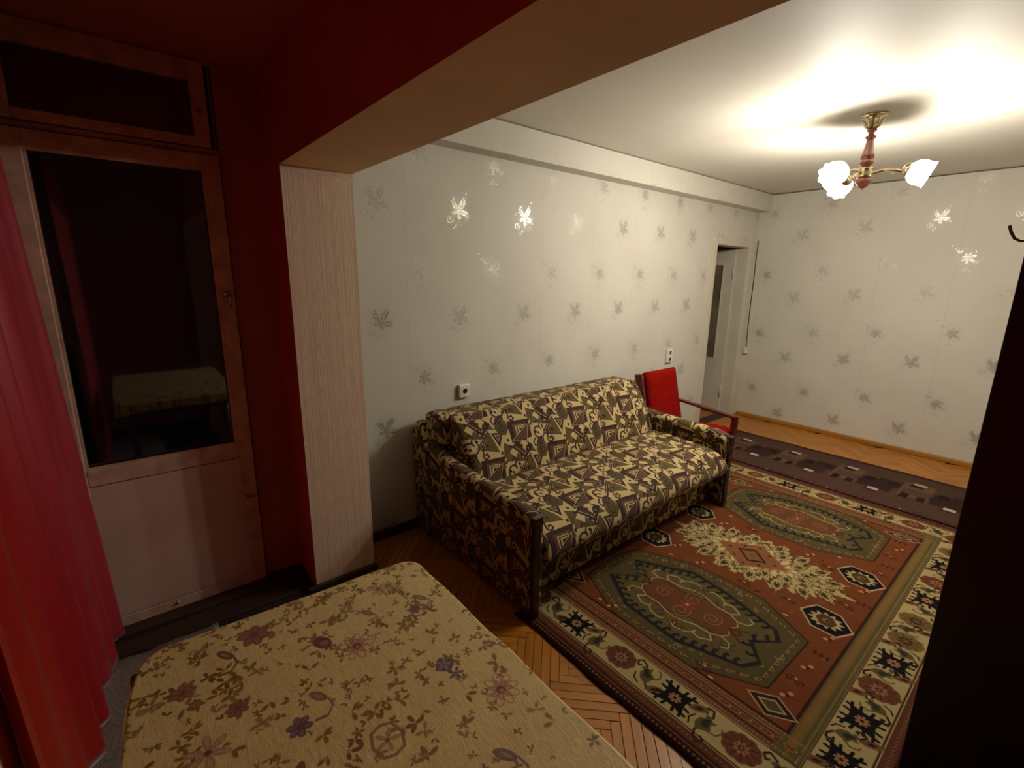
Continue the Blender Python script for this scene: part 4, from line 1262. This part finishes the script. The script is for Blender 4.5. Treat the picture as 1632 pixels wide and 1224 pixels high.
CX0, CX1, CY0, CY1 = 1.30, 2.50, -.16, .67
def cloth_image():
    W, H = CX1 - CX0, CY1 - CY0
    bg, ol, br, mr, vi, pk, hi = (226, 200, 134), (150, 116, 52), (130, 90, 40), (120, 66, 54), (112, 80, 92), (178, 108, 90), (240, 222, 180)
    C = Cv(W, H, 950, bg)
    rr = random.Random(11)
    def T(x, y): return (x - CX0, y - CY0)
    for _ in range(260):     # woven ground: long soft brush marks
        x, y = rr.uniform(0, W), rr.uniform(0, H); a = rr.gauss(.35, .35); L = rr.uniform(.008, .03)
        C.stroke([(x, y), (x + L * cos(a), y + L * sin(a))], rr.uniform(.001, .003), rr.choice([hi, (196, 172, 120), (212, 192, 144)]))
    def petalf(x, y, R, n, c, c2, a0=0, w=.30):
        for k in range(n):
            th = a0 + 2 * pi * k / n + rr.uniform(-.12, .12)
            C.disc(x + R * .58 * cos(th), y + R * .58 * sin(th), R * .44, c, R * w * .62, th)
            if c2: C.disc(x + R * .62 * cos(th), y + R * .62 * sin(th), R * .30, c2, R * w * .30, th)
        C.disc(x, y, R * .16, mr)
    def sprig(x, y, s_, c):
        a0 = rr.uniform(0, 6.28)
        for k in range(rr.choice([2, 3, 4, 5])):
            th = a0 + k * rr.uniform(.9, 1.6); d = s_ * rr.uniform(.5, 1)
            C.disc(x + d * cos(th), y + d * sin(th), s_ * .55, c, s_ * .27, th)
            C.stroke([(x, y), (x + d * 1.2 * cos(th), y + d * 1.2 * sin(th))], .0012, br)
    for _ in range(1150):
        x, y = rr.uniform(0, W), rr.uniform(0, H)
        p = .22 + .78 * max(0, min(1, 1.15 - 1.05 * x / W - .30 * (y / H)))
        if rr.random() > p: continue
        c = rr.choice([ol, ol, br, (172, 146, 92), (148, 116, 68)])
        sprig(x, y, rr.choice([rr.uniform(.006, .011), rr.uniform(.010, .019)]), c)
    import itertools
    def w(px, py):     # measured from the photograph once, stored in metres
        return T(px, py)
    big = [('pk', 1.590, .330, .048), ('pk', 1.895, .520, .048), ('mr', 1.405, .150, .036), ('vi2', 1.530, .270, .024), ('dia', 1.765, .460, .024), ('vi', 1.560, .495, .018),
           ('leaf', 1.545, .530, .036), ('leaf', 1.512, .395, .032), ('leaf', 1.690, .215, .040), ('vi', 1.720, .165, .024), ('mr', 1.490, .000, .024), ('leafd', 1.452, .085, .040),
           ('leafv', 2.030, .440, .044), ('vi', 2.070, .395, .026), ('ring', 1.850, .285, .036), ('pk2', 1.425, .455, .030), ('mr', 1.60, .08, .022), ('pk2', 1.67, .02, .04), ('ring', 2.2, .25, .04), ('vi', 2.25, .05, .03), ('pk', 2.0, .05, .045)]
    for kd, x, y, R in big:
        x, y = T(x, y)
        if kd == 'pk':
            for n, k in ((9, 1.0), (7, .62)):
                for q in range(n):
                    th = 2 * pi * q / n + (.3 if n == 7 else 0)
                    pts = [(x + R * k * (.25 + .6 * (1 - cos(t)) / 2) * cos(th) - R * k * .17 * sin(t) * sin(th), y + R * k * (.25 + .6 * (1 - cos(t)) / 2) * sin(th) + R * k * .17 * sin(t) * cos(th)) for t in [i * 2 * pi / 12 for i in range(12)]]
                    if n == 7: C.poly(pts, (196, 150, 118))
                    C.stroke(pts, .0020, pk, True)
            C.disc(x, y, R * .20, mr); C.disc(x + R * .05, y, R * .10, (196, 130, 104))
        elif kd == 'pk2': petalf(x, y, R, 6, (184, 140, 104), (200, 166, 124))
        elif kd == 'mr': petalf(x, y, R, 7, (140, 84, 64), (160, 104, 82), rr.random(), .5)
        elif kd == 'vi': petalf(x, y, R, 6, vi, (140, 108, 112), rr.random(), .5)
        elif kd == 'vi2':
            C.disc(x, y, R, mr, R * .7, .4); C.disc(x + .004, y + .003, R * .5, (156, 104, 84), R * .4, .4); petalf(x + R, y + R * .4, R * .6, 5, (124, 76, 66), None)
        elif kd == 'dia':
            C.poly([(x - R, y), (x, y + R * 1.1), (x + R * 1.1, y + .1 * R), (x + .1 * R, y - R)], vi)
            petalf(x, y, R * .7, 5, (164, 132, 124), None); petalf(x + R * 1.5, y + .35 * R, R * .75, 5, vi, None)
        elif kd in ('leaf', 'leafd', 'leafv'):
            c = {'leaf': (146, 106, 70), 'leafd': (128, 84, 54), 'leafv': (132, 98, 100)}[kd]
            C.disc(x - R * .45, y, R * .55, c, R * .24, .6); C.disc(x - R * .45, y, R * .3, (170, 134, 100), R * .1, .6)
            C.stroke([(x, y + R * .35), (x + R * .5, y + R * .4), (x + R * .95, y), (x + R * .9, y - R * .5)], R * .16, c)
            C.stroke([(x, y + R * .3), (x + R * .5, y + R * .33), (x + R * .88, y)], R * .05, hi)
        elif kd == 'ring':
            pts = [(x + R * cos(i * pi / 4) * (1 + .15 * (i % 2)), y + R * .8 * sin(i * pi / 4)) for i in range(8)]
            C.stroke(pts, R * .16, (150, 114, 70), True); petalf(x, y, R * .7, 5, (176, 146, 98), None)
    return C.image('tablecloth_pattern')
def cloth_mat():
    t = NT('shiny_jacquard_cloth')
    tx = t.add('ShaderNodeTexImage'); tx.image = cloth_image(); tx.interpolation = 'Cubic'
    t.l.new(t.coord('UV'), tx.inputs[0]); co = t.coord()
    n1 = t.noise(t.mapping(co, (28, 75, 40), rot=(0, 0, .5)), 1.0, 4, .6, 1.5)
    n2 = t.noise(t.mapping(co, (60, 160, 60), rot=(0, 0, -.4)), 1.0, 3, .6, 2.0)
    n3 = t.noise(co, 5, 3)
    hs = t.add('ShaderNodeHueSaturation'); t.set(hs.inputs['Color'], tx.outputs[0]); t.set(hs.inputs['Value'], t.math('MULTIPLY_ADD', n1, .5, .80))
    t.P(color=hs.outputs[0], rough=t.math('MULTIPLY_ADD', n2, .25, .24), spec=.5, sheen=.1)
    t.bump(t.math('ADD', t.math('ADD', n1, t.math('MULTIPLY', n2, .6)), t.math('MULTIPLY', n3, 1.0)), .30, .003)
    return t.m
CLOTH = cloth_mat()
def tablecloth():
    # outline of the covered top, going round
    def corner(cx_, cy_, rx, ry, a0, n=8): return [(cx_ + rx * cos(a0 + pi / 2 * i / n), cy_ + ry * sin(a0 + pi / 2 * i / n)) for i in range(n + 1)]
    out = []
    x0, x1, y0, y1 = 1.333, 2.485, -.105, .605
    out += corner(x1 - .05, y1 - .05, .05, .05, 0)
    out += [(x1 - .05 - (x1 - x0 - .12) * i / 22, y1 + .002 * sin(i * 1.1)) for i in range(1, 22)]
    out += corner(x0 + .07, y1 - .05, .055, .05, pi / 2)
    out += [(x0 + .012 - .030 * i / 14, y1 - .05 - (y1 - .05 + .01) * i / 14) for i in range(1, 14)]
    # big soft near-left corner
    out += [(1.312, -.012), (1.318, -.035), (1.330, -.055), (1.350, -.069), (1.385, -.078), (1.43, -.087)]
    out += [(1.43 + (x1 - 1.50) * i / 20, -.087 - .020 * min(1, i / 4)) for i in range(1, 21)]
    out += corner(x1 - .05, y0 + .05, .05, .05, 3 * pi / 2)
    cx_, cy_ = 1.9, .25
    rings = []; n = len(out)
    bumps = [(1.40, .10, .010, .022), (1.46, .07, .008, .018), (1.95, .30, .003, .05)]
    def hz(x, y):
        z = TZ + .001
        for (bx, by, h, r_) in bumps: z += h * math.exp(-(((x - bx) / r_) ** 2 + ((y - by) / (r_ * 2.2)) ** 2))
        z += .0012 * sin(x * 31 + y * 12) * sin(y * 23 - x * 7)
        z += .0025 * math.exp(-((x - 1.545 - .03 * (y - .2)) / .006) ** 2)
        return z
    ks = [.04, .12, .22, .32, .42, .52, .61, .70, .78, .85, .91, .955, .985, .996]
    for k in ks:
        rings.append([(cx_ + (x - cx_) * k, cy_ + (y - cy_) * k, hz(cx_ + (x - cx_) * k, cy_ + (y - cy_) * k)) for x, y in out])
    def drop(i):   # how far the hem hangs out at point i
        x, y = out[i]
        flare = .030 * math.exp(-((x - 1.40) / .06) ** 2) if y < 0 else .0
        return flare
    for (k, dz, fl_) in ((1.000, -.003, 0), (1.002, -.010, .1), (1.000, -.025, .4), (.996, -.045, .8), (.993, -.06, 1.0)):
        rg = []
        for i, (x, y) in enumerate(out):
            fr = drop(i) * fl_
            dx, dy = x - cx_, y - cy_; L = hypot(dx, dy)
            rg.append((cx_ + dx * k + .003 * sin(i * 1.7) * -dz * 12 * dx / L - fr * .25, cy_ + dy * k - fr + .003 * sin(i * 1.7) * -dz * 12 * dy / L, TZ + dz * (1 + (.7 * fr / .03 if fr else 0))))
        rings.append(rg)
    vs = [v for rg in rings for v in rg]; c_ = len(vs); vs.append((cx_, cy_, hz(cx_, cy_))); fs = []
    for i in range(len(rings) - 1):
        for k in range(n): fs.append((i * n + k, (i + 1) * n + k, (i + 1) * n + (k + 1) % n, i * n + (k + 1) % n))
    for k in range(n): fs.append((c_, k, (k + 1) % n))
    o = mesh_from('tablecloth', vs, fs, CLOTH, smooth=True)
    sheet_mat_uv(o, CX0, CX1, CY0, CY1)
    return o
tag(tablecloth(), 'shiny beige floral tablecloth with round corners stretched over the table in the foreground', 'tablecloth')

# ================================================================== curtain
def curtain():
    vs, fs = [], []; NXc, NZc = 150, 46
    for j in range(NZc + 1):
        z = .006 + (2.40 - .006) * j / NZc
        for i in range(NXc + 1):
            s_ = i / NXc
            x = .012 + 1.145 * s_ - .03 * (1 - z / 2.4) * s_
            y = -.210 - .082 * s_ - .032 * z
            am = (.034 + .016 * (1 - z / 2.4)) * (1 - .50 * s_)
            ph = s_ * 2 * pi * 5.6 + .6 * sin(z * 1.3 + s_ * 6) + .9 * sin(s_ * 11)
            y += am * (abs(sin(ph / 2)) * 2 - 1.2) + .28 * am * sin(2.3 * ph + 1.1 + z * .6)
            x += .006 * cos(ph)
            zz = z + (.020 * sin(s_ * 9 + .6) * (1 - j / NZc) + .018 * max(0, sin(ph)) if j < 3 else 0) * (1 if j == 0 else .3)
            vs.append((x, y, max(.016, zz)))
    for j in range(NZc):
        for i in range(NXc):
            a = j * (NXc + 1) + i; fs.append((a, a + 1, a + NXc + 2, a + NXc + 1))
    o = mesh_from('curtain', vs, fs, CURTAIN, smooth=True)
    md = o.modifiers.new('thick', 'SOLIDIFY'); md.thickness = .0007
    return o
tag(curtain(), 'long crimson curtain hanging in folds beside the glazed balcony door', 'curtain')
def curtain2():
    vs, fs = [], []; n1, n2 = 160, 24
    for j in range(n2 + 1):
        z = .02 + 2.37 * j / n2
        for i in range(n1 + 1):
            s_ = i / n1; x = 1.72 + 1.54 * s_
            ph = s_ * 2 * pi * 12.2 + .3 * sin(z * 1.5)
            y = -.225 - .012 * z + .020 * sin(ph) + .007 * sin(2.7 * ph + z)
            vs.append((x + .006 * cos(ph), y, z))
    for j in range(n2):
        for i in range(n1):
            a = j * (n1 + 1) + i; fs.append((a, a + 1, a + n1 + 2, a + n1 + 1))
    o = mesh_from('curtain', vs, fs, CURTAIN2, smooth=True)
    md = o.modifiers.new('thick', 'SOLIDIFY'); md.thickness = .0012
    return o
tag(curtain2(), 'second crimson curtain, showing only as a dim reflection in the balcony door glass', 'curtain')
rod = tag(empty('curtain_rod', (1.7, -.30, 2.41)), 'thin metal curtain rod above the crimson curtain', 'curtain rod')
m = MB(); m.tube([(.0, -.30, 2.412), (3.3, -.30, 2.412)], .009, 10); m.build('rod', STEEL, rod)
for xx in (.12, 1.7, 3.1):
    m = MB(); m.tube([(xx, -.30, 2.412), (xx, -.30, 2.465)], .006, 8); m.build('bracket', STEEL, rod)

# ================================================================== wardrobe at the right
wd = tag(empty('wardrobe', (2.9, 1.9, 0)), 'tall black-brown wardrobe cutting off the right side of the picture', 'wardrobe')
WX, WY = 2.470, 1.0
m = MB(); m.box(WX, 3.05, WY, WY + .022, .012, 2.15, bev=.002); m.build('side_panel', WARD, wd)
m = MB(); m.box(WX + .022, 3.05, WY + .022, 2.86, .07, 2.13); m.build('body', WARD, wd)
m = MB(); m.box(WX, 3.05, 2.86, 2.882, .012, 2.15, bev=.002); m.build('side_panel', WARD, wd)
m = MB(); m.box(WX + .002, 3.05, WY + .022, 2.86, 2.13, 2.15, bev=.002); m.build('top_panel', WARD, wd)
m = MB(); m.box(WX + .03, 3.05, WY + .022, 2.86, .012, .07); m.build('plinth', WARD, wd)
for k in range(4):
    y0 = WY + .026 + k * .4585
    d = MB(); d.box(WX + .002, WX + .022, y0, y0 + .452, .075, 2.125, bev=.003); dd = d.build('door', WARD, wd)
    hh_ = MB(); yy = y0 + (.41 if k % 2 == 0 else .04); hh_.tube([(WX - .012, yy, 1.30), (WX - .012, yy, 1.42)], .005, 8); hh_.tube([(WX - .012, yy, 1.31), (WX + .004, yy, 1.31)], .004, 6); hh_.tube([(WX - .012, yy, 1.41), (WX + .004, yy, 1.41)], .004, 6)
    hh_.build('handle', STEEL, dd)
m = MB(); m.tube([(WX + .010, WY - .004, 1.659), (WX + .002, WY - .010, 1.657), (WX - .006, WY - .010, 1.657), (WX - .0125, WY - .010, 1.661), (WX - .0175, WY - .010, 1.670), (WX - .0205, WY - .010, 1.679)], [.0016, .0016, .0016, .0018, .0020, .0020], 8)
tag(m.build('coat_hook', STEEL, wd), 'small bent steel hook')

# ================================================================== sockets, cable
def socket(y, z, w, h, double=False):
    e = tag(empty('socket', (0, y, z)), ('white double wall socket one above the other, behind the red armchair' if double else 'white single wall socket on the flowered wall, left above the sofa back'), 'socket', 'wall sockets')
    m = MB(); m.box(.0, .028, y - w / 2, y + w / 2, z - h / 2, z + h / 2, bev=.006, seg=2); m.build('cover', PLASTIC, e)
    for dz in ((-h / 4, h / 4) if double else (0,)):
        m = MB(); m.lathe((.0285, y, z + dz), (1, 0, 0), [(0, .0215), (.0015, .0215), (.0015, .019), (.0005, .018)], 24)
        c = m.build('ring', PLASTIC, e)
        m = MB(); m.lathe((.0283, y, z + dz), (1, 0, 0), [(0, .0175), (.0007, .0175)], 24); c2 = m.build('recess', DARKHOLE, c)
        m = MB()
        for s_ in (-1, 1): m.lathe((.029, y + s_ * .0095, z + dz), (1, 0, 0), [(0, .003), (.002, .0025)], 8)
        m.build('pin_hole', STEEL, c)
socket(1.688, .858, .082, .086)
socket(4.075, .862, .085, .135, True)
sw = tag(empty('cable_box', (.035, 5.63, .78)), 'small white plastic box at the end of the cable beside the hall doorway', 'box')
m = MB(); m.box(.028, .065, 5.615, 5.649, .745, .815, bev=.004); m.build('cover', PLASTIC, sw)
m = MB(); m.tube([(.030, 5.642, 2.02), (.033, 5.640, 1.96), (.028, 5.643, 1.90), (.034, 5.640, 1.6), (.031, 5.643, 1.3), (.036, 5.640, 1.05), (.044, 5.64, .815)], .0035, 6)
tag(m.build('cable', GAP), 'thin dark cable running down the corner beside the hall doorway', 'cable')

# ================================================================== chandelier
LX, LY = 1.581, 3.39
lamp = tag(empty('chandelier', (LX, LY, 2.5)), 'three-armed chandelier of rosy wood and brass with glowing ruffled glass shades', 'chandelier')
m = MB(); m.lathe((LX, LY, 2.5), (0, 0, -1), [(0, .064), (.006, .066), (.010, .060), (.014, .030), (.020, .014), (.075, .008)], 32)
for k in range(6):
    a = k * pi / 3 + .2
    pts = [(LX + .012 * cos(a), LY + .012 * sin(a), 2.425), (LX + .028 * cos(a), LY + .028 * sin(a), 2.442), (LX + .040 * cos(a + .15), LY + .040 * sin(a + .15), 2.462), (LX + .050 * cos(a), LY + .050 * sin(a), 2.478)]
    m.tube(pts, [.006, .009, .007, .003], 8)
m.build('ceiling_rose', BRASS, lamp)
m = MB(); m.lathe((LX, LY, 2.43), (0, 0, -1), [(0, .008), (.004, .020), (.010, .026), (.016, .018), (.026, .013), (.036, .016), (.042, .027), (.050, .025), (.056, .016), (.07, .018), (.10, .024), (.135, .031), (.155, .033), (.160, .028), (.168, .031), (.178, .035), (.188, .030), (.196, .020), (.206, .016)], 28)
m.build('stem', LAMPWOOD, lamp)
m = MB(); m.lathe((LX, LY, 2.226), (0, 0, -1), [(0, .016), (.002, .038), (.008, .040), (.014, .034), (.030, .042), (.042, .036), (.050, .040), (.056, .024)], 28)
m.build('hub', BRASS, lamp)
m = MB(); m.lathe((LX, LY, 2.172), (0, 0, -1), [(0, .020), (.004, .036), (.014, .042), (.026, .038), (.032, .033), (.036, .030), (.050, .020), (.056, .008), (.058, .006)], 28)
m.build('finial', LAMPWOOD, lamp)
m = MB(); m.lathe((LX, LY, 2.116), (0, 0, -1), [(0, .005), (.006, .007), (.011, .001)], 12); m.build('tip', BRASS, lamp)
A0 = radians(16 - 3)
for k in range(3):
    a = A0 + k * 2 * pi / 3; d = Vector((cos(a), sin(a), 0)); side_ = Vector((-sin(a), cos(a), 0)); c = Vector((LX, LY, 0))
    m = MB()
    pts = []
    for i in range(13):
        t_ = i / 12; rr_ = .034 + (.180 - .034) * t_
        pts.append(c + d * rr_ + Vector((0, 0, 2.192 + .014 * sin(t_ * pi * 1.2) - .0 * t_)) + side_ * .006 * sin(t_ * 2 * pi))
    m.tube(pts, [.0065 + .0015 * abs(sin(i * 1.3)) for i in range(13)], 10)
    pts = [c + d * (.06 + .012 * i) + Vector((0, 0, 2.192 + .012 * sin(i * .9))) + side_ * .010 * cos(i * .9) for i in range(9)]
    m.tube(pts, .003, 6)
    armo = m.build('arm', BRASS, lamp)
    axis = (d + Vector((0, 0, -.42))).normalized()
    o0 = c + d * .178 + Vector((0, 0, 2.203))
    m = MB(); m.lathe(o0 - axis * .010, axis, [(0, .010), (.006, .020), (.014, .030), (.026, .035), (.034, .035), (.036, .030)], 24)
    m.build('shade_holder', BRASS, armo)
    def wv(j, th): return (.0, .0, .01, .02, .035, .06, .09)[min(j, 6)] * sin(th * 8)
    m = MB(); m.lathe(o0 + axis * .018, axis, [(0, .028), (.012, .046), (.030, .059), (.050, .064), (.070, .062), (.088, .059), (.100, .064)], 64, wave=wv)
    sh = m.build('shade', SHADE, lamp, smooth=True)
    m = MB(); m.lathe(o0 + axis * .020, axis, [(0, .012), (.020, .014), (.040, .024), (.060, .028), (.075, .022), (.084, .008), (.086, .001)], 20)
    m.build('bulb', BULB, sh)
    ld = bpy.data.lights.new('bulb_light', 'POINT'); ld.energy = LAMP_POWER; ld.color = LAMP_COLOR; ld.shadow_soft_size = .045
    lo = bpy.data.objects.new('bulb_light', ld); col.objects.link(lo)
    lo.location = o0 + axis * .140 + Vector((0, 0, -.015))
